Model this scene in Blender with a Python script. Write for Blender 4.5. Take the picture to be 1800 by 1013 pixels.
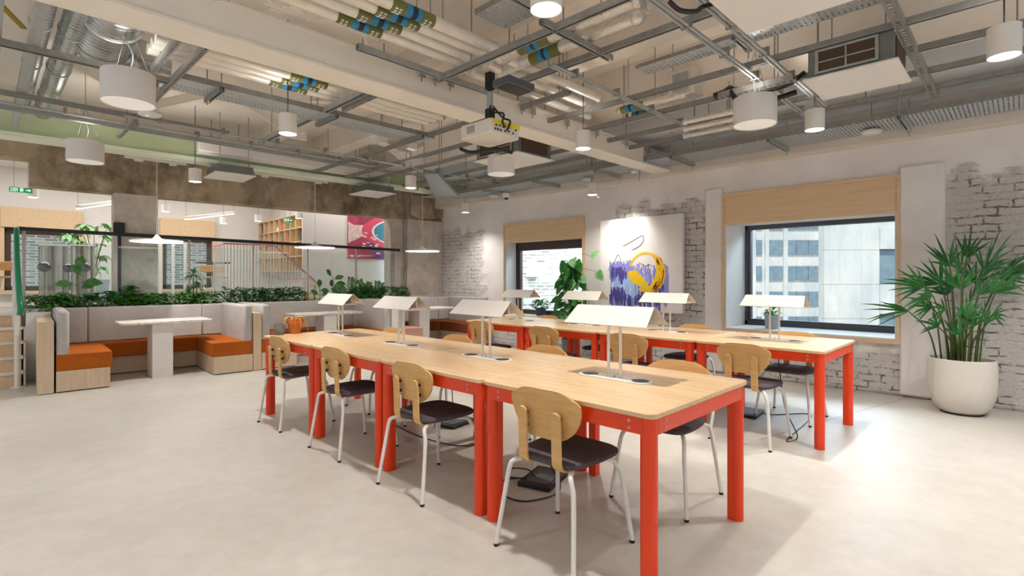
import bpy, bmesh, math, random
from mathutils import Vector, Matrix
import numpy as np
random.seed(7)
for o in list(bpy.data.objects): bpy.data.objects.remove(o)
SC = bpy.context.scene
COL = SC.collection
PI = math.pi

# ---------------------------------------------------------------- camera
YAW = math.radians(44.45)                       # +X runs to the right vanishing point, +Y to the left one
cam_d = bpy.data.cameras.new('camera'); cam = bpy.data.objects.new('camera', cam_d); COL.objects.link(cam)
cam.location = (0, 0, 1.30); cam.rotation_euler = (PI/2, 0, YAW - PI/2)
cam_d.sensor_width = 36; cam_d.lens = 36*915/1800; cam_d.shift_y = -17.5/1800; cam_d.clip_end = 300
SC.camera = cam

# ---------------------------------------------------------------- world, exposure
wd = bpy.data.worlds.new('world'); SC.world = wd; wd.use_nodes = True
bg = wd.node_tree.nodes['Background']; bg.inputs[0].default_value = (0.90, 0.94, 1.0, 1); bg.inputs[1].default_value = 0.50
vs = SC.view_settings; vs.view_transform = 'Standard'; vs.look = 'None'; vs.gamma = 1; vs.use_curve_mapping = False
vs.exposure = 0.50
P_PENDANT = 108; P_DISC = 10; P_FAR = 55; P_WIN = 30

# unseen area lamps added outside the two windows to stand in for sky light
for y_, sy_ in ((1.9, 1.9), (6.2, 1.8)):
    l_ = bpy.data.lights.new('window_fill_light', 'AREA'); l_.shape = 'RECTANGLE'; l_.size = 1.6; l_.size_y = sy_*1.6; l_.energy = 480; l_.color = (.62, .80, 1.0)
    o_ = bpy.data.objects.new('window_fill_light', l_); COL.objects.link(o_); o_.location = (9.3, y_, 4.0)
    o_.rotation_euler = Vector((-1, 0, -.78)).to_track_quat('-Z', 'Y').to_euler()

# hazy sun from behind the building, falling on the facades across the street
l_ = bpy.data.lights.new('sun', 'SUN'); l_.energy = 2.2; l_.angle = .05; l_.color = (1, .97, .92)
o_ = bpy.data.objects.new('sun', l_); COL.objects.link(o_); o_.location = (0, 0, 20); o_.rotation_euler = Vector((.85, .25, -1.2)).to_track_quat('-Z', 'Y').to_euler()

# ---------------------------------------------------------------- lens helper: a pixel plus a real distance gives a place
FW = (math.cos(YAW), math.sin(YAW)); RT = (math.sin(YAW), -math.cos(YAW)); HH = 1.30
def ray(px, py):
    u = (px-900)/915; v = (489-py)/915
    return (FW[0]+u*RT[0], FW[1]+u*RT[1], v)
def atz(px, py, z):
    r = ray(px, py); k = (z-HH)/r[2]; return Vector((r[0]*k, r[1]*k, z))
def atx(px, py, x):
    r = ray(px, py); k = x/r[0]; return Vector((x, r[1]*k, HH+r[2]*k))
def atY(px, py, y):
    r = ray(px, py); k = y/r[1]; return Vector((r[0]*k, y, HH+r[2]*k))
def atd(px, py, d):
    r = ray(px, py); return Vector((r[0]*d, r[1]*d, HH+r[2]*d))
# the back of the room is turned by 2.5 degrees: B(s, t, z)
AB = math.radians(2.5); BE = (math.cos(AB), -math.sin(AB)); BN = (math.sin(AB), math.cos(AB))
def B(s, t, z=0): return Vector((s*BE[0]+t*BN[0], s*BE[1]+t*BN[1], z))
def att(px, py, t):                              # place on the plane t, in (s, t, z)
    r = ray(px, py); k = t/(r[0]*BN[0]+r[1]*BN[1]); x, y = r[0]*k, r[1]*k
    return Vector((x*BE[0]+y*BE[1], t, HH+r[2]*k))
def bz(px, py, z):
    p = atz(px, py, z); return Vector((p.x*BE[0]+p.y*BE[1], p.x*BN[0]+p.y*BN[1], z))

# ---------------------------------------------------------------- mesh builder
class MB:
    def __init__(s): s.v = []; s.f = []; s.m = []
    def add(s, vs, fs, mi=0):
        n = len(s.v); s.v += [tuple(v) for v in vs]; s.f += [tuple(i+n for i in f) for f in fs]; s.m += [mi]*len(fs); return s
    def box(s, a, b, mi=0):
        x0, y0, z0 = a; x1, y1, z1 = b
        x0, x1 = min(x0, x1), max(x0, x1); y0, y1 = min(y0, y1), max(y0, y1); z0, z1 = min(z0, z1), max(z0, z1)
        return s.add([(x0,y0,z0),(x1,y0,z0),(x1,y1,z0),(x0,y1,z0),(x0,y0,z1),(x1,y0,z1),(x1,y1,z1),(x0,y1,z1)],
              [(0,3,2,1),(4,5,6,7),(0,1,5,4),(1,2,6,5),(2,3,7,6),(3,0,4,7)], mi)
    def bar(s, p, q, w, h, up=(0,0,1), mi=0):
        p, q = Vector(p), Vector(q); d = (q-p).normalized(); u = Vector(up)
        if abs(d.dot(u)) > .95: u = Vector((1,0,0))
        r = d.cross(u).normalized(); u = r.cross(d).normalized(); vs = []
        for c in (p, q):
            for a, b in ((-1,-1),(1,-1),(1,1),(-1,1)): vs.append(c + r*(a*w/2) + u*(b*h/2))
        return s.add(vs, [(0,1,2,3),(7,6,5,4),(0,4,5,1),(1,5,6,2),(2,6,7,3),(3,7,4,0)], mi)
    def cyl(s, p, q, r0, r1=None, n=16, mi=0, cap=True):
        if r1 is None: r1 = r0
        p, q = Vector(p), Vector(q); d = (q-p).normalized()
        u = Vector((0,0,1)) if abs(d.z) < .9 else Vector((1,0,0))
        a = d.cross(u).normalized(); b = d.cross(a).normalized(); vs = []
        for c, r in ((p, r0), (q, r1)):
            for k in range(n):
                t = 2*PI*k/n; vs.append(c + a*(r*math.cos(t)) + b*(r*math.sin(t)))
        fs = [(k, (k+1)%n, n+(k+1)%n, n+k) for k in range(n)]
        if cap: fs += [tuple(range(n))[::-1], tuple(range(n, 2*n))]
        return s.add(vs, fs, mi)
    def tube(s, pts, r, n=10, mi=0, smooth=0, cap=True):
        pts = [Vector(p) for p in pts]
        if smooth: pts = spline(pts, smooth)
        rs = r if isinstance(r, (list, tuple)) else [r]*len(pts)
        if len(rs) != len(pts): rs = [rs[0]+(rs[-1]-rs[0])*i/(len(pts)-1) for i in range(len(pts))]
        d = (pts[1]-pts[0]).normalized(); u = Vector((0,0,1)) if abs(d.z) < .9 else Vector((1,0,0))
        a = d.cross(u).normalized(); vs = []
        for i, p in enumerate(pts):
            if i == 0: d = pts[1]-pts[0]
            elif i == len(pts)-1: d = pts[-1]-pts[-2]
            else: d = pts[i+1]-pts[i-1]
            d = d.normalized() if d.length > 1e-9 else Vector((0,0,1))
            a = (a - d*a.dot(d)); a = a.normalized() if a.length > 1e-6 else d.orthogonal().normalized()
            b = d.cross(a)
            for k in range(n):
                t = 2*PI*k/n; vs.append(p + a*(rs[i]*math.cos(t)) + b*(rs[i]*math.sin(t)))
        m = len(pts); fs = [(i*n+k, i*n+(k+1)%n, (i+1)*n+(k+1)%n, (i+1)*n+k) for i in range(m-1) for k in range(n)]
        if cap: fs += [tuple(range(n))[::-1], tuple(range((m-1)*n, m*n))]
        return s.add(vs, fs, mi)
    def lathe(s, prof, c=(0,0,0), n=32, mi=0):
        vs = []; m = len(prof)
        for r, z in prof:
            for k in range(n):
                t = 2*PI*k/n; vs.append((c[0]+r*math.cos(t), c[1]+r*math.sin(t), c[2]+z))
        fs = [(i*n+k, i*n+(k+1)%n, (i+1)*n+(k+1)%n, (i+1)*n+k) for i in range(m-1) for k in range(n)]
        fs += [tuple(range(n))[::-1], tuple(range((m-1)*n, m*n))]
        return s.add(vs, fs, mi)
    def prism(s, poly, z0, z1, mi=0):
        n = len(poly); vs = [(x, y, z0) for x, y in poly]+[(x, y, z1) for x, y in poly]
        return s.add(vs, [tuple(range(n))[::-1], tuple(range(n, 2*n))]+[(k, (k+1)%n, n+(k+1)%n, n+k) for k in range(n)], mi)
    def slab(s, poly, off, mi=0):                # any flat outline pushed by a vector
        n = len(poly); off = Vector(off); vs = [Vector(p) for p in poly]+[Vector(p)+off for p in poly]
        return s.add(vs, [tuple(range(n))[::-1], tuple(range(n, 2*n))]+[(k, (k+1)%n, n+(k+1)%n, n+k) for k in range(n)], mi)
    def leaf(s, p, d, L, W, droop=.3, up=(0,0,1), fold=.15, n=5, tip=.0, wmax=.45, mi=0):
        p = Vector(p); d = Vector(d).normalized(); u = Vector(up)
        r = d.cross(u)
        r = r.normalized() if r.length > 1e-3 else Vector((1,0,0))
        u = r.cross(d).normalized(); vs = []
        for i in range(n+1):
            t = i/n
            w = W/2*(math.sin(PI*min(1, t**(math.log(.5)/math.log(wmax)))) if 0 < t < 1 else tip)
            c = p + d*(L*t*(1-.25*droop*t)) - Vector((0,0,1))*(droop*L*t*t*.6)
            vs += [c + r*w + u*(fold*w), c, c - r*w + u*(fold*w)]
        fs = []
        for i in range(n):
            a = 3*i; b = 3*(i+1); fs += [(a, a+1, b+1, b), (a+1, a+2, b+2, b+1)]
        return s.add(vs, fs, mi)
def spline(P, k):
    out = []
    for i in range(len(P)-1):
        p0 = P[max(i-1,0)]; p1 = P[i]; p2 = P[i+1]; p3 = P[min(i+2, len(P)-1)]
        for j in range(k):
            t = j/k
            out.append(.5*((2*p1)+(p2-p0)*t+(2*p0-5*p1+4*p2-p3)*t*t+(3*p1-p0-3*p2+p3)*t**3))
    out.append(P[-1]); return out
def rrect(x0, y0, x1, y1, r, n=5):
    P = []
    for cx, cy, a0 in ((x1-r, y1-r, 0), (x0+r, y1-r, PI/2), (x0+r, y0+r, PI), (x1-r, y0+r, 1.5*PI)):
        for k in range(n+1):
            a = a0+PI/2*k/n; P.append((cx+r*math.cos(a), cy+r*math.sin(a)))
    return P

def mesh_of(name, mb, mats, smooth, bframe):
    me = bpy.data.meshes.new(name)
    V = [tuple(B(*v)) for v in mb.v] if bframe else mb.v
    me.from_pydata(V, [], mb.f)
    for m in (mats if isinstance(mats, (list, tuple)) else [mats]): me.materials.append(m)
    if max(mb.m, default=0) > 0: me.polygons.foreach_set('material_index', mb.m)
    me.update()
    if smooth:
        me.polygons.foreach_set('use_smooth', [True]*len(me.polygons)); me.set_sharp_from_angle(angle=math.radians(38))
    return me
def bevel(o, w, seg=2):
    md = o.modifiers.new('bevel', 'BEVEL'); md.width = w; md.segments = seg; md.limit_method = 'ANGLE'; md.angle_limit = math.radians(40)
class Thing:
    """an Empty at the base; geometry is given in place and moved under it by done()"""
    def __init__(s, name, label, cat, group=None, bf=False, kind=None):
        s.o = bpy.data.objects.new(name, None); COL.objects.link(s.o); s.o.empty_display_size = .1
        s.o['label'] = label; s.o['category'] = cat
        if group: s.o['group'] = group
        if kind: s.o['kind'] = kind
        s.parts = []; s.bf = bf
    def part(s, name, mb, mat, parent=None, smooth=True, bev=0, label=None, kind=None):
        o = bpy.data.objects.new(name, mesh_of(name, mb, mat, smooth, s.bf)); COL.objects.link(o)
        o.parent = parent or s.o
        if bev: bevel(o, bev)
        if label: o['label'] = label
        if kind: o['kind'] = kind
        s.parts.append(o); return o
    def done(s, base=None):
        lo = Vector((1e9,)*3); hi = -lo
        for o in s.parts:
            for v in o.data.vertices:
                for i in range(3): lo[i] = min(lo[i], v.co[i]); hi[i] = max(hi[i], v.co[i])
        b = Vector(base) if base else Vector(((lo.x+hi.x)/2, (lo.y+hi.y)/2, lo.z))
        M = Matrix.Translation(-b)
        for o in s.parts: o.data.transform(M)
        s.o.location = b; return s.o
def solo(name, mb, mat, label=None, cat=None, group=None, bf=False, smooth=True, bev=0, kind=None):
    me = mesh_of(name, mb, mat, smooth, bf); o = bpy.data.objects.new(name, me); COL.objects.link(o)
    lo = Vector((1e9,)*3); hi = -lo
    for v in me.vertices:
        for i in range(3): lo[i] = min(lo[i], v.co[i]); hi[i] = max(hi[i], v.co[i])
    b = Vector(((lo.x+hi.x)/2, (lo.y+hi.y)/2, lo.z)); me.transform(Matrix.Translation(-b)); o.location = b
    if label: o['label'] = label
    if cat: o['category'] = cat
    if group: o['group'] = group
    if kind: o['kind'] = kind
    if bev: bevel(o, bev)
    return o
def dup(root, loc, rotz=0, label=None, group=None):
    r = root.copy(); COL.objects.link(r); r.location = loc; r.rotation_euler = (0, 0, rotz)
    if label: r['label'] = label
    if group: r['group'] = group
    for ch in list(root.children):
        c = ch.copy(); COL.objects.link(c); c.parent = r
        for g in list(ch.children):
            d = g.copy(); COL.objects.link(d); d.parent = c
    return r

# ---------------------------------------------------------------- materials
def hexc(h):
    h = h.lstrip('#'); c = [int(h[i:i+2], 16)/255 for i in (0, 2, 4)]
    return tuple((x/12.92 if x <= .04045 else ((x+.055)/1.055)**2.4) for x in c)+(1,)
class NT:
    def __init__(s, name):
        s.mat = bpy.data.materials.new(name); s.mat.use_nodes = True; s.t = s.mat.node_tree; s.N = s.t.nodes; s.L = s.t.links
        s.b = s.N['Principled BSDF']; s.out = s.N['Material Output']
    def n(s, typ, **kw):
        x = s.N.new(typ)
        for k, v in kw.items():
            if k in ('ins',):
                for a, b in v.items(): s.set(x, a, b)
            else: setattr(x, k, v)
        return x
    def set(s, x, a, b):
        if hasattr(b, 'is_output'): s.L.new(b, x.inputs[a])
        else: x.inputs[a].default_value = b
    def math(s, op, a, b=0.0, c=0.0):
        x = s.n('ShaderNodeMath', operation=op); s.set(x, 0, a); s.set(x, 1, b); s.set(x, 2, c); return x.outputs[0]
    def mix(s, f, a, b):
        x = s.n('ShaderNodeMix', data_type='RGBA'); s.set(x, 0, f); s.set(x, 6, a); s.set(x, 7, b); return x.outputs[2]
    def ramp(s, f, lo, hi, a=(0,0,0,1), b=(1,1,1,1)):
        x = s.n('ShaderNodeValToRGB'); s.set(x, 0, f); e = x.color_ramp.elements
        e[0].position = lo; e[0].color = a; e[1].position = hi; e[1].color = b; return x.outputs[0]
    def coord(s, kind='Object', scale=(1,1,1), rot=(0,0,0)):
        c = s.n('ShaderNodeTexCoord'); m = s.n('ShaderNodeMapping'); s.L.new(c.outputs[kind], m.inputs[0])
        m.inputs['Scale'].default_value = scale; m.inputs['Rotation'].default_value = rot; return m.outputs[0]
    def noise(s, vec, scale, detail=4, rough=.55):
        x = s.n('ShaderNodeTexNoise', ins={'Scale': scale, 'Detail': detail, 'Roughness': rough}); s.L.new(vec, x.inputs[0]); return x.outputs[0]
    def bump(s, h, strength=.3, dist=.01):
        x = s.n('ShaderNodeBump', ins={'Strength': strength, 'Distance': dist}); s.L.new(h, x.inputs['Height']); s.L.new(x.outputs[0], s.b.inputs['Normal'])
    def set_(s, **kw):
        for k, v in kw.items():
            k = {'color': 'Base Color', 'rough': 'Roughness', 'metal': 'Metallic', 'spec': 'Specular IOR Level', 'trans': 'Transmission Weight', 'alpha': 'Alpha', 'coat': 'Coat Weight', 'sheen': 'Sheen Weight'}[k]
            s.set(s.b, k, v)
        return s
def paint(name, h, rough=.5, metal=0, var=.06, nscale=6, bump=0, spec=.5):
    m = NT(name); c = hexc(h); v = m.coord(); nz = m.noise(v, nscale)
    d = tuple(x*(1-var*2) for x in c[:3])+(1,)
    m.set_(color=m.mix(m.ramp(nz, .3, .7), d, c), rough=rough, metal=metal, spec=spec)
    if bump: m.bump(m.noise(v, nscale*12), bump, .004)
    return m.mat
def wood(name, h1, h2, axis=1, rough=.4, sc=1.0, spec=.4):
    m = NT(name); s = [14*sc]*3; s[axis] = .9*sc; v = m.coord('Object', tuple(s))
    nz = m.noise(v, 3, 6, .6); s2 = [60*sc]*3; s2[axis] = 3*sc; nf = m.noise(m.coord('Object', tuple(s2)), 3, 3)
    f = m.math('ADD', m.math('MULTIPLY', nz, .65), m.math('MULTIPLY', nf, .35))
    m.set_(color=m.mix(m.ramp(f, .35, .65), hexc(h1), hexc(h2)), rough=rough, spec=spec); m.bump(nf, .04, .002); return m.mat
def emit(name, h, st, base='#ffffff'):
    m = NT(name); m.set_(color=hexc(base), rough=.5); m.b.inputs['Emission Color'].default_value = hexc(h); m.b.inputs['Emission Strength'].default_value = st; return m.mat
def fabric(name, h1, h2, scale=260):
    m = NT(name); v = m.coord(); a = m.noise(v, scale, 2); b = m.noise(v, 5, 3)
    m.set_(color=m.mix(m.ramp(m.math('ADD', m.math('MULTIPLY', a, .7), m.math('MULTIPLY', b, .3)), .38, .62), hexc(h1), hexc(h2)), rough=.95, spec=.15)
    m.bump(a, .25, .002); return m.mat

M = {}
# floor: polished warm grey screed
m = NT('screed_floor'); v = m.coord()
n1 = m.noise(v, .7, 6, .62); n2 = m.noise(v, 9, 5, .6); n3 = m.noise(v, 60, 3)
f = m.math('ADD', m.math('MULTIPLY', n1, .6), m.math('MULTIPLY', n2, .4))
c = m.mix(m.ramp(f, .36, .64), hexc('#b3aea5'), hexc('#c8c4bc'))
m.set_(color=c, rough=m.math('MULTIPLY_ADD', n2, .22, .30), spec=.35); m.bump(n3, .05, .002); M['floor'] = m.mat
M['ceiling'] = paint('ceiling_paint', '#efe5d9', .8, var=.04, nscale=1.5)
M['ceiling_tan'] = paint('soffit_paint', '#e4d9cc', .75, var=.06, nscale=2)
M['white'] = paint('white_paint', '#e6e1dc', .55, var=.02)
M['white_metal'] = paint('white_powder_coat', '#e4e0d8', .38, var=.015)
M['lamp_white'] = paint('lamp_shade_coat', '#cfc8c0', .42, var=.015)
M['post_grey'] = paint('pale_grey_post_coat', '#bdb6b2', .4, var=.02)
M['warm_white'] = paint('pale_beam_paint', '#efe7db', .6, var=.03, nscale=3)
M['green'] = paint('sage_green_paint', '#c4d3ab', .5, var=.04, nscale=3)
M['green_pale'] = paint('pale_green_paint', '#e6edd6', .5, var=.03, nscale=3)
M['oak'] = wood('oak_veneer_top', '#d2ae80', '#e3c49c', 1, .27)
M['oak_edge'] = wood('oak_edge', '#b98c57', '#cfa672', 1, .5)
M['chair_wood'] = wood('chair_oak_ply', '#c99b5c', '#dcb277', 1, .42)
M['ply'] = wood('birch_plywood', '#d8b68e', '#e4c8a4', 1, .55, .6)
M['booth_ply'] = wood('pale_oak_laminate', '#cdb597', '#dcc7ad', 2, .55, .8)
M['red'] = paint('red_orange_powder_coat', '#e63d02', .33, var=.02)
M['seat'] = fabric('charcoal_seat_wool', '#463d40', '#61585d')
M['grey_felt'] = fabric('light_grey_wool', '#aca8a4', '#c6c2be', 180)
M['orange'] = fabric('burnt_orange_wool', '#a24f17', '#bc6826', 200)
M['pink_fabric'] = fabric('dusty_pink_wool', '#c08878', '#cf9c8c', 200)
M['brown_fabric'] = fabric('brown_wool', '#7a4023', '#8d5130', 200)
M['galv'] = paint('galvanised_steel', '#b2b4b2', .42, .45, .10, 20)
M['galv_dark'] = paint('dull_galvanised_steel', '#979590', .55, .25, .12, 20)
M['duct'] = NT('spiral_duct_steel')
m = M['duct']; v = m.coord(); w = m.n('ShaderNodeTexWave', wave_type='BANDS', bands_direction='Y', ins={'Scale': 5.0, 'Distortion': .4}); m.L.new(v, w.inputs[0])
m.set_(color=m.mix(m.noise(v, 14), hexc('#b4b7b9'), hexc('#dfe3e6')), rough=.26, metal=1.0); m.bump(w.outputs[0], .25, .01); M['duct'] = m.mat
m = NT('foil_pipe_wrap'); v = m.coord(); nz = m.noise(v, 35, 5, .7)
m.set_(color=m.mix(m.ramp(nz, .3, .7), hexc('#cfc9c2'), hexc('#f3efe9')), rough=.3, metal=.75); m.bump(nz, .6, .01); M['foil'] = m.mat
M['pipe_white'] = paint('white_pipe_jacket', '#ece6dd', .35, .35, .05, 14, bump=.25)
M['black'] = paint('black_plastic', '#191818', .45, var=.05)
M['dark_frame'] = paint('dark_window_frame', '#4f5157', .45, var=.05)
M['bronze_frame'] = paint('dark_brown_window_frame', '#4a3a33', .45, var=.08)
M['black_rail'] = paint('black_powder_coat', '#161718', .35, var=.03)
M['green_rail'] = paint('green_handrail', '#0e8a63', .3, var=.04)
M['rubber'] = paint('black_rubber', '#1d1c1c', .7)
M['terracotta'] = paint('terracotta', '#d0702c', .7, var=.06, nscale=20)
M['grey_pot'] = paint('dark_grey_ceramic', '#77706b', .6, var=.1, nscale=30)
M['white_pot'] = paint('white_planter_fibre', '#ded8cd', .6, var=.02, nscale=30)
M['blue_pot'] = paint('dark_blue_pot', '#34414c', .5, var=.1)
M['pale_pot'] = paint('pale_grey_pot', '#aebac2', .6, var=.05)
M['soil'] = paint('soil', '#3a2a1e', .95, var=.3, nscale=60, bump=.5)
M['stem'] = paint('plant_stem', '#5b6b34', .6, var=.15, nscale=30)
M['moss'] = paint('moss_pole', '#6d4a2d', .95, var=.3, nscale=50, bump=.6)
M['dry'] = paint('dry_leaf_straw', '#d7a85f', .8, var=.15, nscale=30)
def leafmat(name, a, b, rough=.42):
    m = NT(name); v = m.coord(); nz = m.noise(v, 9, 3)
    m.set_(color=m.mix(m.ramp(nz, .35, .65), hexc(a), hexc(b)), rough=rough, spec=.4)
    m.b.inputs['Subsurface Weight'].default_value = 0; return m.mat
M['leaf_dark'] = leafmat('dark_green_leaf', '#2b632c', '#4e8a40')
M['leaf_palm'] = leafmat('palm_leaf', '#1b5024', '#33782f', .35)
M['leaf'] = leafmat('green_leaf', '#245a25', '#3f8234')
M['leaf_bright'] = leafmat('bright_green_leaf', '#2f8a35', '#58b04c')
M['leaf_bush'] = leafmat('bushy_green_leaf', '#357a2d', '#6bab45')
M['leaf_yellow'] = leafmat('yellow_leaf', '#b99a1d', '#d8bd3a')
M['leaf_red'] = leafmat('red_leaf', '#7c2a18', '#9b4326')
M['leaf_pale'] = leafmat('pale_variegated_leaf', '#5f9a58', '#9cc58d')
# concrete
def concrete(name, a, b, c_, sc=1.0):
    m = NT(name); v = m.coord('Object', (1.0, 1.0, .8)); n1 = m.noise(v, 1.6*sc, 8, .68); n2 = m.noise(m.coord(), 28, 5, .7)
    n4 = m.noise(m.coord('Object', (2, 2, 1.2)), 3, 5)
    c1 = m.mix(m.ramp(n1, .38, .60), hexc(a), hexc(b)); c1 = m.mix(m.math('MULTIPLY', m.ramp(n4, .52, .72), .45), c1, hexc(c_))
    c1 = m.mix(m.math('MULTIPLY', m.ramp(n2, .5, .75), .25), c1, hexc(a)); m.set_(color=c1, rough=.9, spec=.2)
    m.bump(n2, .5, .01); return m.mat
M['concrete_beam'] = concrete('board_marked_brown_concrete', '#75644f', '#b7a48b', '#d3c4ae')
M['concrete_col'] = concrete('grey_brown_concrete', '#b3a799', '#d4cabd', '#978a7d')
# terrazzo
m = NT('terrazzo'); v = m.coord(); vo = m.n('ShaderNodeTexVoronoi', ins={'Scale': 48.0}); m.L.new(v, vo.inputs[0])
sp = m.ramp(vo.outputs[0], .30, .42, (1,1,1,1), (0,0,0,1)); m.set_(color=m.mix(m.math('MULTIPLY', sp, m.ramp(vo.outputs[1], .3, .6)), hexc('#dfdad2'), hexc('#8d8377')), rough=.35); M['terrazzo'] = m.mat
# glass
m = NT('clear_glass'); m.N.remove(m.b)
tr = m.n('ShaderNodeBsdfTransparent', ins={0: (.93, .97, .97, 1)}); gl = m.n('ShaderNodeBsdfGlossy', ins={0: (1,1,1,1), 1: .02}); fr = m.n('ShaderNodeFresnel', ins={0: 1.35})
mx = m.n('ShaderNodeMixShader'); m.L.new(fr.outputs[0], mx.inputs[0]); m.L.new(tr.outputs[0], mx.inputs[1]); m.L.new(gl.outputs[0], mx.inputs[2]); m.L.new(mx.outputs[0], m.out.inputs[0]); M['glass'] = m.mat
m = NT('fluted_screen_finish'); sv = m.noise(m.coord('Object', (1, .2, .01)), 22, 2, .5)
m.set_(color=m.mix(m.ramp(sv, .40, .60), hexc('#8b7d6c'), hexc('#f2f0ea')), rough=.22, metal=.35, spec=.6, alpha=.86); M['fluted'] = m.mat
M['mirror'] = paint('mirror_ball_chrome', '#6d6a6c', .08, 1.0, .02)
M['lamp_face'] = emit('lit_lamp_diffuser', '#fff6ea', 7)
M['strip_face'] = emit('lit_strip_diffuser', '#ffffff', 6)
M['green_led'] = emit('green_led', '#38e08a', 2)
M['exit_green'] = emit('exit_sign_green', '#0f9a55', .35, '#0f8a4a')
M['exit_white'] = emit('exit_sign_white', '#e6fff0', .8)
M['pink_metal'] = paint('pink_powder_coat', '#e3a9b4', .4, var=.02)
M['band_olive'] = paint('olive_pipe_label', '#6d6f35', .5, var=.08)
M['band_blue'] = paint('blue_pipe_label', '#1f86b8', .5, var=.05)
M['band_black'] = paint('dark_pipe_label', '#1c2530', .5)
M['yellow'] = paint('yellow_label', '#e2d21c', .5, var=.03)
M['projector_grey'] = paint('pale_projector_plastic', '#dcd6cc', .45, var=.02)
M['grille'] = paint('dark_filter_grille', '#5a4634', .8, var=.15, nscale=80, bump=.4)
M['unit_metal'] = paint('fan_coil_zinc', '#868a86', .45, .6, .1, 12)
# perforated sheet: slots are really open
def perforated(name, sx, sy, h='#c0c7cc', hole=.32):
    m = NT(name); v = m.coord('Object', (sx, sy, 1)); m.N.remove(m.b) if False else None
    sep = m.n('ShaderNodeSeparateXYZ'); m.L.new(v, sep.inputs[0])
    row = m.math('FLOOR', sep.outputs[1]); off = m.math('MULTIPLY', m.math('MODULO', m.math('ABSOLUTE', row), 2.0), .5)
    fx = m.math('FRACT', m.math('ADD', sep.outputs[0], off)); fy = m.math('FRACT', sep.outputs[1])
    a = m.math('LESS_THAN', m.math('ABSOLUTE', m.math('SUBTRACT', fx, .5)), .32); b = m.math('LESS_THAN', m.math('ABSOLUTE', m.math('SUBTRACT', fy, .5)), hole/2)
    h_ = m.math('MULTIPLY', a, b); m.set_(color=hexc(h), rough=.4, metal=.55, alpha=m.math('SUBTRACT', 1.0, h_)); return m.mat
M['perf_y'] = perforated('perforated_tray_steel', 22, 30)
M['perf_x'] = perforated('perforated_tray_steel_b', 30, 22)
# exterior
m = NT('pale_stone_facade'); v = m.coord(); m.set_(color=m.mix(m.ramp(m.noise(m.coord('Object', (1,1,.35)), .6, 7, .7), .35, .65), hexc('#d5d9dc'), hexc('#fbf7f0')), rough=.9); M['stone'] = m.mat
m = NT('pale_brick_facade'); br = m.n('ShaderNodeTexBrick', ins={'Scale': 1.0, 'Mortar Size': .012, 'Brick Width': .23, 'Row Height': .078, 'Color1': hexc('#cfc8bc'), 'Color2': hexc('#8f8679'), 'Mortar': hexc('#e9e5de')})
cc = m.n('ShaderNodeTexCoord'); sp = m.n('ShaderNodeSeparateXYZ'); cb = m.n('ShaderNodeCombineXYZ'); m.L.new(cc.outputs['Object'], sp.inputs[0]); m.L.new(m.math('MULTIPLY', m.math('SUBTRACT', sp.outputs[0], sp.outputs[1]), .75), cb.inputs[0]); m.L.new(sp.outputs[2], cb.inputs[1]); m.L.new(cb.outputs[0], br.inputs[0])
m.set_(color=br.outputs[0], rough=.9); M['ext_brick'] = m.mat
m = NT('exterior_window_glass'); m.set_(color=m.mix(m.noise(m.coord(), 1.5, 3), hexc('#5f7f96'), hexc('#a3b7c2')), rough=.15); M['ext_glass'] = m.mat
# window wall: white painted plaster and brick; the 'brick' attribute says where bricks are bare
m = NT('painted_brick_wall'); at = m.n('ShaderNodeAttribute', attribute_name='brick'); v = m.coord()
sp = m.n('ShaderNodeSeparateXYZ'); m.L.new(v, sp.inputs[0]); cb = m.n('ShaderNodeCombineXYZ'); m.L.new(sp.outputs[1], cb.inputs[0]); m.L.new(sp.outputs[2], cb.inputs[1])
dn = m.n('ShaderNodeTexNoise', ins={'Scale': 6.0, 'Detail': 3.0}); m.L.new(v, dn.inputs[0])
va = m.n('ShaderNodeVectorMath', operation='MULTIPLY_ADD'); m.L.new(dn.outputs[1], va.inputs[0]); va.inputs[1].default_value = (.085, .05, 0); m.L.new(cb.outputs[0], va.inputs[2])
br = m.n('ShaderNodeTexBrick', ins={'Scale': 1.0, 'Mortar Size': .009, 'Mortar Smooth': .25, 'Brick Width': .215, 'Row Height': .078, 'Color1': (.9,.9,.9,1), 'Color2': (.75,.75,.75,1), 'Mortar': (0,0,0,1)})
m.L.new(va.outputs[0], br.inputs[0])
nz = m.noise(v, 7, 6, .7); nf = m.noise(v, 32, 5, .7); big = m.noise(v, 1.6, 4)
mask = at.outputs['Fac']
mort = m.math('MULTIPLY', br.outputs['Fac'], m.ramp(nz, .46, .57))
spots = m.math('MULTIPLY', m.ramp(nf, .60, .67), m.ramp(nz, .44, .58))
dark = m.math('MULTIPLY', m.math('MAXIMUM', mort, spots), mask)
base = m.mix(m.ramp(big, .3, .7), hexc('#e3dcd7'), hexc('#f0ebe7'))
brown = m.mix(nf, hexc('#2c201c'), hexc('#8c7566'))
c = m.mix(m.math('MULTIPLY', dark, .85), base, brown)
m.set_(color=c, rough=.75, spec=.3)
h = m.math('ADD', m.math('MULTIPLY', m.math('MULTIPLY', m.math('SUBTRACT', 1.0, br.outputs['Fac']), mask), 1.0), m.math('ADD', m.math('MULTIPLY', m.math('MULTIPLY', nf, mask), 1.3), m.math('MULTIPLY', nz, .25)))
m.bump(h, 1.0, .028); M['brickwall'] = m.mat
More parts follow.
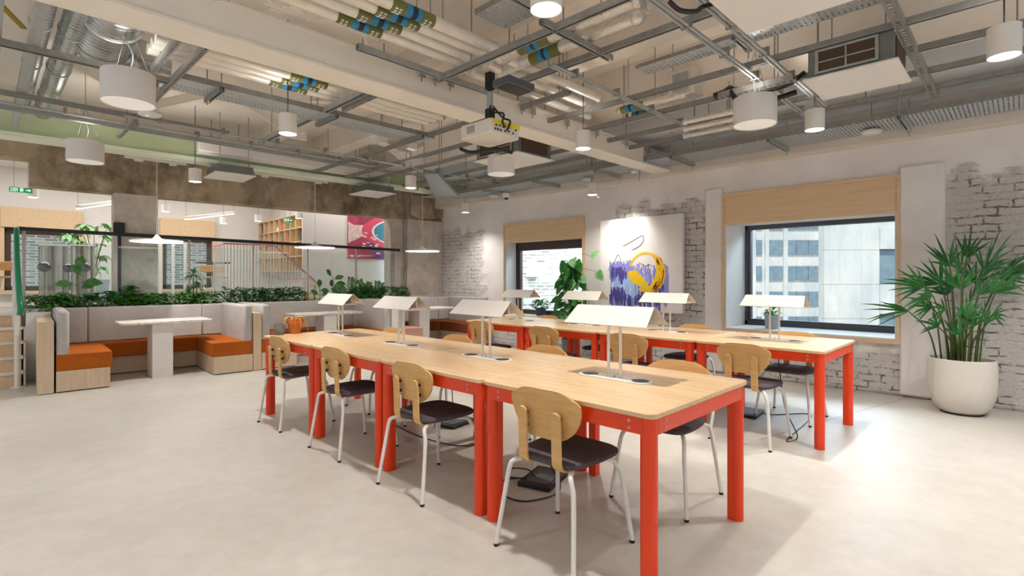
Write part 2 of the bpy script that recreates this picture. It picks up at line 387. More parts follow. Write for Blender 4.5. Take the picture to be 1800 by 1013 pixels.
# ================================================================ room shell
FAR_Z = .85
def struct(name, mb, mat, **k):
    o = solo(name, mb, mat, kind='structure', **k); return o
struct('floor', MB().box((-3.6, -3.2, -.15), (7.5, 9.9, 0)), M['floor'], smooth=False)
WX = 7.08
W1 = (5.26, 7.11, .60, 2.29); W2 = (.985, 2.885, .62, 2.40)
def smooth01(e, x): return max(0, min(1, x/e+.5))
def boxmask(y, z, y0, y1, z0, z1, e=.08):
    n = .06*math.sin(17*y+3*z)+.05*math.sin(23*z+5*y)
    return min(smooth01(e, y-y0+n), smooth01(e, y1-y+n), smooth01(e, z-z0+n), smooth01(e, z1-z+n))
def bmask(y, z):
    return max(boxmask(y, z, 7.75, 9.5, .2, 2.25)*.75, boxmask(y, z, 2.95, 3.60, .0, 2.35), boxmask(y, z, 3.3, 5.0, -.1, .85), boxmask(y, z, 3.3, 4.6, 2.2, 2.38)*.9,
               boxmask(y, z, .6, 3.0, -.2, .52), boxmask(y, z, -3, .62, -.2, 2.36), boxmask(y, z, 5, 7.5, -.1, .5)*.7)
def lin(bps, step):
    out = []
    for a, b in zip(bps, bps[1:]):
        k = max(1, round((b-a)/step)); out += [a+(b-a)*i/k for i in range(k)]
    return out+[bps[-1]]
ys = lin([-3.2, W2[0], W2[1], W1[0], W1[1], 9.9], .045); zs = lin([0, W1[2], W2[2], W1[3], W2[3], 3.6], .045)
vid = {}; V = []; F = []; A = []; rr = random.Random(3)
def vv(i, j):
    if (i, j) not in vid:
        y, z = ys[i], zs[j]; k = bmask(y, z)
        d = k*(rr.uniform(-.009, .009))
        vid[(i, j)] = len(V); V.append((WX+d, y, z)); A.append(k)
    return vid[(i, j)]
for i in range(len(ys)-1):
    for j in range(len(zs)-1):
        y = (ys[i]+ys[i+1])/2; z = (zs[j]+zs[j+1])/2
        if any(w[0] < y < w[1] and w[2] < z < w[3] for w in (W1, W2)): continue
        F.append((vv(i, j), vv(i, j+1), vv(i+1, j+1), vv(i+1, j)))
me = bpy.data.meshes.new('wall_right'); me.from_pydata(V, [], F); me.materials.append(M['brickwall'])
at_ = me.attributes.new('brick', 'FLOAT', 'POINT'); at_.data.foreach_set('value', A); me.polygons.foreach_set('use_smooth', [True]*len(me.polygons)); me.update()
wr = bpy.data.objects.new('wall_right', me); COL.objects.link(wr); wr['kind'] = 'structure'
md = wr.modifiers.new('thick', 'SOLIDIFY'); md.thickness = .16; md.offset = -1 if me.polygons[0].normal.x < 0 else 1
# plastered piers standing proud beside the large window, ragged lower edge
struct('trim_1', MB().prism([(7.04, .60), (7.09, .57), (7.09, .965), (7.035, .965)], 0.02, 2.52), M['brickwall'], bev=.02)
struct('trim_2', MB().prism([(7.04, 2.91), (7.09, 2.91), (7.09, 3.17), (7.04, 3.15)], 0.02, 2.53), M['brickwall'], bev=.02)
# cornice beam over the window wall
struct('trim_3', MB().box((6.86, -3.2, 2.80), (7.08, 9.3, 3.6)), M['ceiling_tan'], smooth=False)
# ceiling and soffits
struct('ceiling', MB().box((-3.6, -3.2, 3.56), (7.5, 9.9, 3.76)), M['ceiling'], smooth=False)
struct('trim_4', MB().box((4.80, -3.2, 3.20), (5.55, 8.2, 3.56)), M['ceiling_tan'], smooth=False)
struct('trim_5', MB().box((3.75, -3.2, 3.26), (4.0, 8.2, 3.56)), M['ceiling_tan'], smooth=False)
struct('trim_6', MB().box((6.05, -3.2, 3.16), (6.86, 8.2, 3.56)), paint('cool_white_board', '#e3e6ea', .6, var=.02), smooth=False)
struct('trim_7', MB().box((2.95, -3.2, 3.36), (3.1, 8.2, 3.56)), M['ceiling_tan'], smooth=False)
# back wall: concrete downstand beam carried by two columns
struct('wall_back', MB().box((.03, 9.4, 2.53), (6.69, 9.72, 3.60)).box((-3.6, 9.4, 2.88), (.03, 9.72, 3.60)), M['concrete_beam'], bf=True, smooth=False)
t = Thing('concrete_column', 'grey concrete column under the brown beam, left of the plywood cubby shelf', 'column', bf=True)
t.part('shaft', MB().box((.93, 9.40, 0), (1.46, 9.72, 2.53)), M['concrete_col'], smooth=False); t.done()
t = Thing('concrete_column', 'wide raw concrete column in the corner beside the white brick wall', 'column', bf=True)
t.part('shaft', MB().box((5.76, 9.36, 0), (6.67, 9.76, 2.53)), M['concrete_col'], bev=.01)
t.part('side_pier', MB().box((5.44, 9.46, 0), (5.76, 9.72, 2.53)), M['concrete_col'], bev=.01)
t.part('haunch', MB().slab([(6.05, 9.34, 2.53), (6.66, 9.34, 2.62), (6.66, 9.34, 3.05), (5.85, 9.34, 3.05), (5.85, 9.34, 2.62)], (0, .06, 0)), M['concrete_beam'], smooth=False)
t.part('conduit', MB().tube([(5.52, 9.34, 3.0), (5.62, 9.34, 3.0), (5.72, 9.34, 2.95), (5.745, 9.34, 2.85), (5.745, 9.34, .6)], .012), M['galv_dark']); t.done()
# raised floor beyond
struct('floor.001', MB().box((-3.6, 9.3, FAR_Z-.2), (9.5, 16.2, FAR_Z)), M['floor'], bf=True, smooth=False)
struct('trim_8', MB().box((-.2, 9.28, 0), (6.69, 9.32, FAR_Z)), M['white'], bf=True, smooth=False)
struct('ceiling.001', MB().box((-3.6, 9.72, 3.45), (9.5, 16.2, 3.6)), M['white'], bf=True, smooth=False)
FW1 = (-.30, .80, 1.05, 2.62); FW2 = (2.25, 3.25, 1.05, 2.60)
b = MB(); T0, T1 = 14.0, 14.2
def wallholes(b, s0, s1, z0, z1, holes, t0, t1):
    x = s0
    for h in sorted(holes):
        b.box((x, t0, z0), (h[0], t1, z1)); b.box((h[0], t0, z0), (h[1], t1, h[2])); b.box((h[0], t0, h[3]), (h[1], t1, z1)); x = h[1]
    b.box((x, t0, z0), (s1, t1, z1)); return b
struct('wall_far', wallholes(b, -3.6, 4.9, FAR_Z, 3.45, [FW1, FW2], T0, T1), M['white'], bf=True, smooth=False)
struct('wall_far.001', MB().box((4.30, 11.12, FAR_Z), (9.5, 11.145, 3.45)), M['white'], bf=True, smooth=False)
struct('wall_far.002', MB().box((4.63, 11.145, FAR_Z), (4.77, 14.0, 3.45)), M['white'], bf=True, smooth=False)

# ---------------------------------------------------------------- windows
def window(name, w, xf, frame_mat, blind_z, dep, top, wall=WX):
    y0, y1, z0, z1 = w
    t = Thing(name, '', '', kind='structure'); del t.o['label']; del t.o['category']
    t.part('lining', MB().box((wall-.02, y1-.022, z0), (xf, y1, z1)).box((wall-.02, y0, z0), (xf, y0+.022, z1)).box((wall-.02, y0, z1-.006), (xf, y1, z1)), M['white'], smooth=False)
    t.part('sill', MB().box((wall-.03, y0, z0), (xf+.05, y1, z0+.012)), M['white'], smooth=False)
    t.part('plywood_trim', MB().box((wall-.05, y0-.03, z0-.05), (wall+.02, y1+.03, z0)).box((wall-.05, y1-.0, z0), (wall+.02, y1+.03, z1)).box((wall-.05, y0-.03, z0), (wall+.02, y0, z1)).box((wall-.05, y0-.03, z1), (wall+.02, y1+.03, z1+.04)), M['ply'], bev=.002)
    t.part('blind_box', MB().box((wall-.035, y0, blind_z), (wall+.10, y1, z1)), M['ply'], bev=.002)
    f = MB(); fw = .06
    f.box((xf, y0, z0+.012), (xf+dep, y1, z0+.012+fw)).box((xf, y0, top), (xf+dep, y1, z1)).box((xf, y0, z0), (xf+dep, y0+fw, z1)).box((xf, y1-fw, z0), (xf+dep, y1, z1))
    f.box((xf+.03, y0+fw, z0+.06), (xf+dep+.02, y1-fw, z0+.095)).box((xf+.03, y1-fw-.03, z0+.1), (xf+dep+.02, y1-fw, z1))
    t.part('soffit', MB().box((wall+.09, y0, blind_z+.03), (xf+dep, y1, blind_z+.05)), M['white'], smooth=False)
    fo = t.part('frame', f, frame_mat, bev=.003)
    t.part('pane', MB().box((xf+dep*.7, y0+fw, z0+.1), (xf+dep*.7+.006, y1-fw, z1)), M['glass'], parent=fo, smooth=False)
    t.done()
window('window_1', W1, 7.34, M['bronze_frame'], 1.97, .10, 1.83)
window('window_2', W2, 7.72, M['dark_frame'], 2.02, .10, 1.99)
def far_window(name, w):
    s0, s1, z0, z1 = w
    t = Thing(name, '', '', kind='structure', bf=True); del t.o['label']; del t.o['category']
    t.part('blind_box', MB().box((s0-.05, 13.86, z1-.34), (s1+.05, 14.0, z1+.05)), M['ply'], bev=.003)
    t.part('plywood_trim', MB().box((s0-.06, 13.9, z0-.05), (s0, 14.02, z1)).box((s1, 13.9, z0-.05), (s1+.06, 14.02, z1)).box((s0-.06, 13.88, z0-.06), (s1+.06, 14.02, z0)), M['ply'], bev=.002)
    f = MB().box((s0, 14.02, z0), (s0+.09, 14.1, z1)).box((s1-.09, 14.02, z0), (s1, 14.1, z1)).box((s0, 14.02, z0), (s1, 14.1, z0+.09)).box((s0, 14.02, z1-.46), (s1, 14.1, z1))
    fo = t.part('frame', f, M['bronze_frame'], bev=.003)
    t.part('pane', MB().box((s0, 14.06, z0), (s1, 14.066, z1)), M['glass'], parent=fo, smooth=False); t.done()
far_window('window_3', FW1); far_window('window_4', FW2)

# ---------------------------------------------------------------- street buildings seen through the windows
def facade_frame(c, yaw=YAW): # local (a right, b away, z) -> world
    r = Vector((math.sin(yaw), -math.cos(yaw), 0)); f_ = Vector((math.cos(yaw), math.sin(yaw), 0))
    return lambda a, b, z: Vector(c)+r*a+f_*b+Vector((0, 0, z))
def lbox(mb, L, a, b):
    (x0, y0, z0), (x1, y1, z1) = a, b
    vs = [L(x0,y0,z0), L(x1,y0,z0), L(x1,y1,z0), L(x0,y1,z0), L(x0,y0,z1), L(x1,y0,z1), L(x1,y1,z1), L(x0,y1,z1)]
    return mb.add(vs, [(0,3,2,1),(4,5,6,7),(0,1,5,4),(1,2,6,5),(2,3,7,6),(3,0,4,7)])
def apx(px, d): return (px-900)/915*d
def zpx(py, d): return HH+(489-py)/915*d
D = 60; L = facade_frame((FW[0]*D, FW[1]*D, 0))
t = Thing('office_building', 'pale stone office block with dark windows, seen left in the large window', 'building')
mb = MB(); lbox(mb, L, (apx(1290, D), .4, -14), (apx(1500, D), 8, zpx(330, D)))
for py in (402, 434, 459, 480, 504, 526, 549, 570): pass
for x0, x1 in ((1300, 1316), (1320, 1329), (1346, 1352), (1378, 1385), (1445, 1500)): lbox(mb, L, (apx(x0, D), 0, -14), (apx(x1, D), .5, zpx(340, D)))
t.part('wall', mb, M['stone'], smooth=False)
for y0, y1 in ((377, 402), (422, 447), (468, 492), (513, 537), (557, 580)):
    for x0, x1 in ((1331, 1341), (1353, 1377), (1386, 1401), (1402, 1422), (1423, 1443)):
        w = lbox(MB(), L, (apx(x0, D), .2, zpx(y1, D)), (apx(x1, D), .35, zpx(y0, D)))
        t.part('window', w, M['ext_glass'], smooth=False)
t.done()
D = 26; L = facade_frame((FW[0]*D, FW[1]*D, 0))
t = Thing('stone_clad_building', 'pale veined stone building seen in the right half of the large window', 'building')
mb = MB(); 
cols = [1449, 1476, 1514, 1546]
for x0, x1 in zip(cols, cols[1:]):
    for y0, y1 in ((-40, 300), (300, 439.5), (440, 500), (500.5, 560), (560.5, 720)):
        lbox(mb, L, (apx(x0, D)+.004, 0, zpx(y1, D)), (apx(x1, D)-.004, .3, zpx(y0, D)))
for y0, y1 in ((-40, 260), (262, 400), (400, 438), (500, 514), (514, 552), (575, 700)):
    lbox(mb, L, (apx(1547, D), 0 if y1-y0 < 50 else .05, zpx(y1, D)), (apx(1700, D), .3, zpx(y0, D)))
lbox(mb, L, (apx(1449, D), .32, zpx(720, D)), (apx(1700, D), .5, zpx(-40, D)))
t.part('wall', mb, M['stone'], smooth=False)
for y0, y1 in ((438, 500), (552, 575)):
    fr = lbox(MB(), L, (apx(1547, D), .25, zpx(y1, D)), (apx(1590, D), .3, zpx(y0, D)))
    o = t.part('window', fr, M['dark_frame'], smooth=False)
    t.part('pane', lbox(MB(), L, (apx(1550, D), .2, zpx(y1-1, D)), (apx(1590, D), .24, zpx(y0+2, D))), M['ext_glass'], parent=o, smooth=False)
t.done()
D = 13
t = Thing('brick_building', 'pale brick building wall seen through the small window behind the climbing plant', 'building')
L = facade_frame((FW[0]*D, FW[1]*D, 0))
t.part('wall', lbox(MB(), L, (apx(880, D), 0, -3), (apx(998, D), 2, 8)), M['ext_brick'], smooth=False)
t.part('wall_box', lbox(MB(), L, (apx(925, D), -.18, zpx(487, D)), (apx(945, D), 0, zpx(479, D))), M['white'], smooth=False)
t.part('pier', lbox(MB(), L, (apx(998, D), -.3, -3), (apx(1040, D), 2, 8)), M['stone'], smooth=False)
t.done()
t = Thing('brick_building', 'pale brick building outside the windows of the raised room on the left', 'building')
t.part('wall', MB().box((-6, 19, -3), (6, 20, 9)), M['ext_brick'], smooth=False); t.done()

# ================================================================ shared work tables
PITCH = 1.035; TY0 = 1.055
def make_table(label, X0, Y0, tag=None):
    w = 1.015; l = 1.025; x1 = X0+w; y1 = Y0+l
    t = Thing('work_table', label, 'table', 'red framed work tables in two rows')
    t.part('tabletop', MB().prism(rrect(X0, Y0, x1, y1, .035, 6), .727, .75), [M['oak']], bev=.004)
    ap = MB(); i = .012; z0, z1 = .655, .727
    ap.box((X0+i, Y0+.06, z0), (X0+i+.02, y1-.06, z1)).box((x1-i-.02, Y0+.06, z0), (x1-i, y1-.06, z1))
    ap.box((X0+.06, Y0+i, z0), (x1-.06, Y0+i+.02, z1)).box((X0+.06, y1-i-.02, z0), (x1-.06, y1-i, z1))
    fr = t.part('frame', ap, M['red'], bev=.002)
    for cx, cy in ((X0+.047, Y0+.047), (X0+.047, y1-.047), (x1-.047, Y0+.047), (x1-.047, y1-.047)):
        sx = 1 if cx < X0+.5 else -1; sy = 1 if cy < Y0+.5 else -1
        lg = MB().cyl((cx, cy, 0), (cx, cy, .727), .036, n=28)
        lg.box((cx, cy, .0), (cx+sx*.036, cy+sy*.036, .727))
        t.part('leg', lg, M['red'], bev=.0015)
    bo = MB()
    for yb in (Y0+.12, y1-.12):
        for zb in (.675, .705):
            bo.cyl((X0+i-.003, yb, zb), (X0+i, yb, zb), .0065, n=10).cyl((x1-i, yb, zb), (x1-i+.003, yb, zb), .0065, n=10)
    for xb in (X0+.12, x1-.12):
        for zb in (.675, .705):
            bo.cyl((xb, Y0+i-.003, zb), (xb, Y0+i, zb), .0065, n=10)
    t.part('bolts', bo, M['galv'], parent=fr)
    return t.done((X0+w/2, Y0+l/2, 0))
TX = (1.885, 4.415)
pos = ['nearest the camera, with the open end', 'second from the camera end', 'third from the camera end', 'farthest, beside the booths']
tl = [['oak work table with red legs, nearest the camera in the left row', 'oak work table in the left row, second from the camera end', 'oak work table in the left row, third from the camera end', 'oak work table at the far end of the left row, carrying the two plant pots'],
      ['oak work table at the right end of the window-side row, nearest the potted palm', 'oak work table in the window-side row, second from the palm end', 'oak work table in the window-side row, third from the palm end', 'oak work table of the window-side row nearest the small window']]
tab0 = None
for r in (0, 1):
    for k in range(4):
        y = TY0+PITCH*k
        if tab0 is None: tab0 = make_table(tl[0][0], TX[0], y)
        else: dup(tab0, (TX[r]+.5075, y+.5125, 0), 0, tl[r][k])

# ---------------------------------------------------------------- chairs (local: seat faces +x)
def make_chair(label):
    t = Thing('stacking_chair', label, 'chair', 'oak backed chairs with charcoal seats')
    # seat pad
    out = []
    N = 40; 
    for k in range(N):
        a = 2*PI*k/N; ca, sa = math.cos(a), math.sin(a); e = .42
        x = .205*math.copysign(abs(ca)**e, ca); y = .205*math.copysign(abs(sa)**e, sa)
        y *= 1-.10*(-(x)/.205)*.9 if x < 0 else 1.0
        out.append((x+.02, y))
    mb = MB(); rings = [(.0, .0), (.93, .0), (.985, .006), (1.0, .014), (.985, .024), (.93, .031), (.5, .029), (.0, .027)]
    vs = []; z0 = .437
    for s_, h in rings[1:-1]:
        for x, y in out: vs.append(((x-.02)*s_+.02, y*s_, z0+h-.006*abs((x-.02)/.2)*0))
    n = N; fs = []
    for i in range(len(rings)-3):
        for k in range(n): fs.append((i*n+k, i*n+(k+1)%n, (i+1)*n+(k+1)%n, (i+1)*n+k))
    fs += [tuple(range(n))[::-1], tuple(range((len(rings)-3)*n, (len(rings)-2)*n))]
    mb.add(vs, fs); t.part('seat', mb, M['seat'])
    # backrest: wide softly squared top, tapering round bottom, curved in plan
    mb = MB(); NU, NV = 16, 12; P = []
    def halfw(v):  # v 0 bottom .. 1 top
        if v > .80: return .208-.045*((v-.80)/.20)**2.6
        return .208*math.sqrt(max(0, 1-((.80-v)/.86)**2.5))
    for th in (0, 1):
        for j in range(NV+1):
            v = .5-.5*math.cos(PI*j/NV); hw = halfw(v)
            for i in range(NU+1):
                u = -1+2*i/NU; y = hw*u
                zz = .550+.236*v - (.030*abs(u)**5 if v > .5 else 0)*((v-.5)*2) 
                x = -.158 - .030*v + .020*(y/.208)**2 + (.0105 if th else 0)
                P.append((x, y, zz))
    n = (NU+1)*(NV+1); fs = []
    for j in range(NV):
        for i in range(NU):
            a = j*(NU+1)+i; fs.append((a, a+1, a+NU+2, a+NU+1)); fs.append((n+a, n+a+NU+1, n+a+NU+2, n+a+1))
    rim = [i for i in range(NU+1)]+[j*(NU+1)+NU for j in range(1, NV+1)]+[NV*(NU+1)+i for i in range(NU-1, -1, -1)]+[j*(NU+1) for j in range(NV-1, 0, -1)]
    for a, b_ in zip(rim, rim[1:]+rim[:1]): fs.append((a, n+a, n+b_, b_))
    mb.add(P, fs); bk = t.part('backrest', mb, M['chair_wood'])
    # two bent ply straps
    for sy in (-1, 1):
        y = .10*sy; w = .052
        path = spline([Vector(p) for p in ((.0, 0, .428), (-.10, 0, .423), (-.155, 0, .425), (-.188, 0, .452), (-.194, 0, .52), (-.196, 0, .60), (-.200, 0, .66), (-.205, 0, .695))], 5)
        mb = MB(); vs = []
        for i, p in enumerate(path):
            d = (path[min(i+1, len(path)-1)]-path[max(i-1, 0)]).normalized(); nn = Vector((-d.z, 0, d.x)); hw = w/2
            rem = (path[-1]-p).length
            if rem < .022: hw = w/2*math.sqrt(max(.05, 1-((.022-rem)/.022)**2))
            for q, o in ((-1, -1), (1, -1), (1, 1), (-1, 1)): vs.append((p.x+nn.x*o*.006, y+q*hw, p.z+nn.z*o*.006))
        m_ = len(path); fs = [(4*i+k, 4*i+(k+1)%4, 4*i+4+(k+1)%4, 4*i+4+k) for i in range(m_-1) for k in range(4)]+[(3,2,1,0), tuple(range(4*m_-4, 4*m_))]
        mb.add(vs, fs); t.part('back_support', mb, M['chair_wood'], bev=.0015)
    for sy in (-1, 1):
        for z in (.60, .66): t.part('spacer', MB().cyl((-.193, .10*sy, z), (-.165, .10*sy, z), .009, n=10), M['black'], parent=bk)
    # tube legs
    R = .0115
    for sx, sy in ((-1, -1), (-1, 1), (1, -1), (1, 1)):
        fx = -.245 if sx < 0 else .235; 
        pts = [(.04*sx-.02, .075*sy, .424), (.11*sx-.02, .135*sy, .424), (.155*sx-.02+.01*sx, .172*sy, .415), (.18*sx-.015, .187*sy, .385), ((fx*.82), .200*sy, .32), (fx, .232*sy, .012)]
        lg = t.part('leg', MB().tube(pts, R, 12, smooth=5), M['white_metal'])
        t.part('foot_cap', MB().cyl((fx, .232*sy, 0), (fx, .232*sy, .014), R*1.08, n=12), M['rubber'], parent=lg)
    t.part('under_frame', MB().bar((-.06, 0, .424), (.04, 0, .424), .15, .012), M['white_metal'])
    return t.done((0, 0, 0))
CY = [TY0+.5125+PITCH*k for k in range(4)]
# (x, y, rot): left row near side, left row far side, window row near side, window row far side
spec = []
lab = [
 ['chair with the largest view, nearest the camera, back and legs fully seen', 'chair, second from the camera on the near side of the left row', 'chair, third from the camera on the near side of the left row', 'chair, farthest on the near side of the left row, below the plant pots'],
 ['chair on the far side of the nearest table, facing the camera', 'chair on the far side of the left row, second from the camera', 'chair on the far side of the left row, third from the camera', 'chair on the far side of the left row, farthest from the camera'],
 ['chair at the palm end of the window row, its back towards the camera', 'chair on the near side of the window row, second from the palm', 'chair on the near side of the window row, third from the palm', 'chair on the near side of the window row, farthest from the palm'],
 ['chair on the window side of the table nearest the palm', 'chair on the window side of the second table from the palm', 'chair on the window side of the third table from the palm', 'chair on the window side of the table farthest from the palm']]
near = [(2.0, CY[0]+.03, 0), (2.0, CY[1]+.07, 0), (2.01, CY[2]+.04, 0), (2.0, CY[3]+.02, 0)]
farr = [(2.86, CY[0]-.05, PI), (2.84, CY[1]-.02, PI), (2.84, CY[2], PI), (2.83, CY[3], PI)]
wn = [(4.37, CY[0]+.01, 0), (4.37, CY[1]+.03, 0), (4.36, CY[2]+.02, 0), (4.38, CY[3], 0)]
wf = [(5.30, CY[0]-.02, PI), (5.38, CY[1]+.0, PI), (5.30, CY[2], PI), (5.30, CY[3], PI)]
ch0 = None
rj = random.Random(5)
for row, L_ in zip((near, farr, wn, wf), lab):
    for (x, y, rz), l_ in zip(row, L_):
        l_ = 'oak backed ' + l_
        if ch0 is None: ch0 = make_chair(l_); ch0.location = (x, y, 0); ch0.rotation_euler = (0, 0, rz+.02)
        else: dup(ch0, (x, y, 0), rz+rj.uniform(-.035, .035), l_)

# ---------------------------------------------------------------- desk lamps
def make_lamp(label):
    t = Thing('desk_lamp', label, 'lamp', 'white tent shaded desk lamps')
    t.part('base_plate', MB().prism(rrect(-.060, -.228, .060, .228, .058, 8), 0, .007), M['white_metal'])
    for sy in (-1, 1):
        s = MB().cyl((0,   .160*sy, .007), (0, .160*sy, .0095), .045, n=24)
        so = t.part('socket', s, M['black'])
        t.part('socket_ring', MB().lathe([(.045, .0065), (.048, .0065), (.048, .0085), (.045, .0085)], (0, .160*sy, 0), 24), M['galv'], parent=so)
        t.part('pole', MB().cyl((0, .038*sy, .004), (0, .038*sy, .315), .0085, n=14), M['white_metal'])
    t.part('switch', MB().cyl((0, 0, .004), (0, 0, .012), .006, n=10).cyl((0, 0, .012), (0, 0, .02), .003, n=8), M['galv'])
    sh = MB()
    # two wings meeting at the ridge, lower lips turned
    for s in (-1, 1):
        sh.slab([(.006*s, -.245, .398), (.006*s, .245, .398), (.112*s, .262, .302), (.112*s, -.262, .302)], (0, 0, -.004))
    t.part('shade', sh, M['lamp_white'], bev=.001)
    t.part('lamp_tray', MB().slab([(-.055, -.235, .300), (.055, -.235, .300), (.055, .235, .300), (-.055, .235, .300)], (0, 0, .012)).box((-.004, -.22, .31), (.004, .22, .392)), M['lamp_white'], bev=.001)
    return t.done((0, 0, 0))
ll = [['white desk lamp on the nearest table of the left row, largest in view', 'white desk lamp on the second table of the left row, counted from the camera', 'white desk lamp on the third table of the left row, counted from the camera', 'white desk lamp on the far table of the left row, beside the terracotta pot'],
      ['white desk lamp of the window row, in front of the large window', 'white desk lamp in the window row standing before the abstract painting', 'white desk lamp in the window row, before the climbing plant', 'white desk lamp at the far left end of the window row, before the small window']]
lamp0 = None
for r in (0, 1):
    for k in range(4):
        loc = (TX[r]+(.545 if r == 0 else .50), CY[k]+(.03 if r == 0 else 0.0), .7505)
        if lamp0 is None: lamp0 = make_lamp(ll[0][0]); lamp0.location = loc
        else: dup(lamp0, loc, 0, ll[r][k])

# ---------------------------------------------------------------- pots on the far table
p = atz(494, 589, .75)
t = Thing('ceramic_pot', 'small dark grey round pot left of the terracotta pot', 'pot')
po = t.part('pot_body', MB().lathe([(.03, .001), (.043, .002), (.052, .02), (.055, .05), (.05, .085), (.047, .098), (.043, .098), (.045, .08), (.045, .06)], (p.x, p.y+.04, .75), 28), M['grey_pot'])
t.part('soil', MB().cyl((p.x, p.y+.04, .815), (p.x, p.y+.04, .825), .045), M['soil']); t.done()
p = atz(518, 587, .75)+Vector((.02, .04, 0))
t = Thing('potted_dry_plant', 'terracotta pot with dried straw coloured leaves on the far end of the left row', 'plant')
t.part('pot', MB().lathe([(.03, .001), (.052, .001), (.065, .10), (.078, .103), (.084, .145), (.076, .146), (.07, .11), (.05, .10)], (p.x, p.y, .75), 32), M['terracotta'])
t.part('soil', MB().cyl((p.x, p.y, .855), (p.x, p.y, .868), .068), M['soil'])
dl = MB(); rj = random.Random(11)
for k in range(34):
    a = rj.uniform(0, 2*PI); d = Vector((math.cos(a), math.sin(a), 0))
    L_ = rj.uniform(.05, .13); q = Vector((p.x, p.y, .868))+d*.02
    pts = [q, q+d*.04+Vector((0, 0, .045)), q+d*(.062+L_*.15)+Vector((0, 0, .03)), q+d*(.075+L_*.2)+Vector((0, 0, -L_*.55))]
    dl.tube(pts, [.0035, .0012], 5, smooth=3); 
    if k % 3 == 0: dl.leaf(pts[-1], (d.x*.3, d.y*.3, -1), .04, .012, 0, (1, 0, 0))
t.part('dry_leaves', dl, M['dry']); t.done()

# ---------------------------------------------------------------- cables and floor boxes
def cable(label, pts, r=.0045, group=None): solo('power_cable', MB().tube(pts, r, 8, smooth=8), M['black'], label, 'cable', group)
def floorbox(label, x, y, rz=0):
    t = Thing('floor_box', label, 'floor box'); c, s = math.cos(rz), math.sin(rz)
    t.part('box_body', MB().prism([(x+c*a-s*b, y+s*a+c*b) for a, b in rrect(-.16, -.11, .16, .11, .012)], 0, .028), M['black'], bev=.003)
    t.part('lid', MB().prism([(x+c*a-s*b, y+s*a+c*b) for a, b in rrect(-.12, -.08, .12, .08, .01)], .028, .032), M['dark_frame']); t.done()
fb = [atz(955, 845, 0), atz(800, 745, 0), atz(1315, 728, 0)]
floorbox('black floor power box under the front table of the left row', fb[0].x, fb[0].y, .3)
floorbox('black floor power box under the middle of the left row', fb[1].x, fb[1].y, .2)
floorbox('black floor power box between the two table rows near the palm end', fb[2].x, fb[2].y, .1)
x, y = fb[0].x, fb[0].y
cable('black cable looping on the floor beside the front floor box', [(x-.1, y+.05, .03), (x-.2, y+.16, .012), (x-.34, y+.02, .006), (x-.32, y-.14, .006), (x-.12, y-.2, .006), (x+.02, y-.12, .015), (x+.05, y-.02, .1), (x+.04, y+.05, .4), (x+.03, y+.05, .727)])
cable('short coiled black cable on top of the front floor box', [(x-.13, y+.02, .04), (x-.2, y+.12, .05), (x-.1, y+.2, .05), (x-.02, y+.12, .045), (x-.06, y+.02, .04)])
cable('black cable hanging below the second table of the left row', [(2.25, 2.0, .727), (2.25, 2.0, .6), (2.28, 2.04, .53), (2.32, 2.1, .56), (2.34, 2.14, .727)])
x, y = fb[1].x, fb[1].y
cable('black cable running along the floor under the middle of the left row', [(x, y, .03), (x+.1, y-.25, .006), (x-.1, y-.5, .006), (x-.35, y-.55, .006), (x-.45, y-.2, .006), (x-.4, y+.35, .006), (x-.2, y+.9, .006)])
cable('black cable climbing from the floor box to the middle table of the left row', [(x+.02, y+.02, .03), (x+.05, y+.1, .2), (x, y+.05, .727)])
x, y = fb[2].x, fb[2].y
q = atz(1402, 772, 0)
cable('black cable crossing the floor to the palm-end table and rising to its top', [(x, y, .03), (x+.12, y-.18, .006), (x+.35, y-.45, .006), (q.x-.1, q.y+.05, .006), (q.x, q.y, .02), (q.x-.02, q.y+.09, .25), (4.72, CY[0]-.1, .55), (4.72, CY[0]-.08, .727)])
p = atx(905, 560, 5.0)
cable('thin black cable hanging under the far left table of the window row', [(4.95, 4.5, .727), (4.96, 4.5, .4), (4.98, 4.52, .1), (5.05, 4.6, .006)], .0035)
cable('thin black cable hanging under the third table of the window row', [(4.9, 3.0, .727), (4.92, 2.98, .55), (4.98, 2.95, .52), (5.0, 2.95, .727)], .0035)

q0 = atz(1300, 783, 0); q1 = atz(1640, 686, 0)
struct('trim_9', MB().bar(q0+Vector((0,0,.0002)), q1+Vector((0,0,.0002)), .004, .0006), M['dark_frame'], smooth=False)
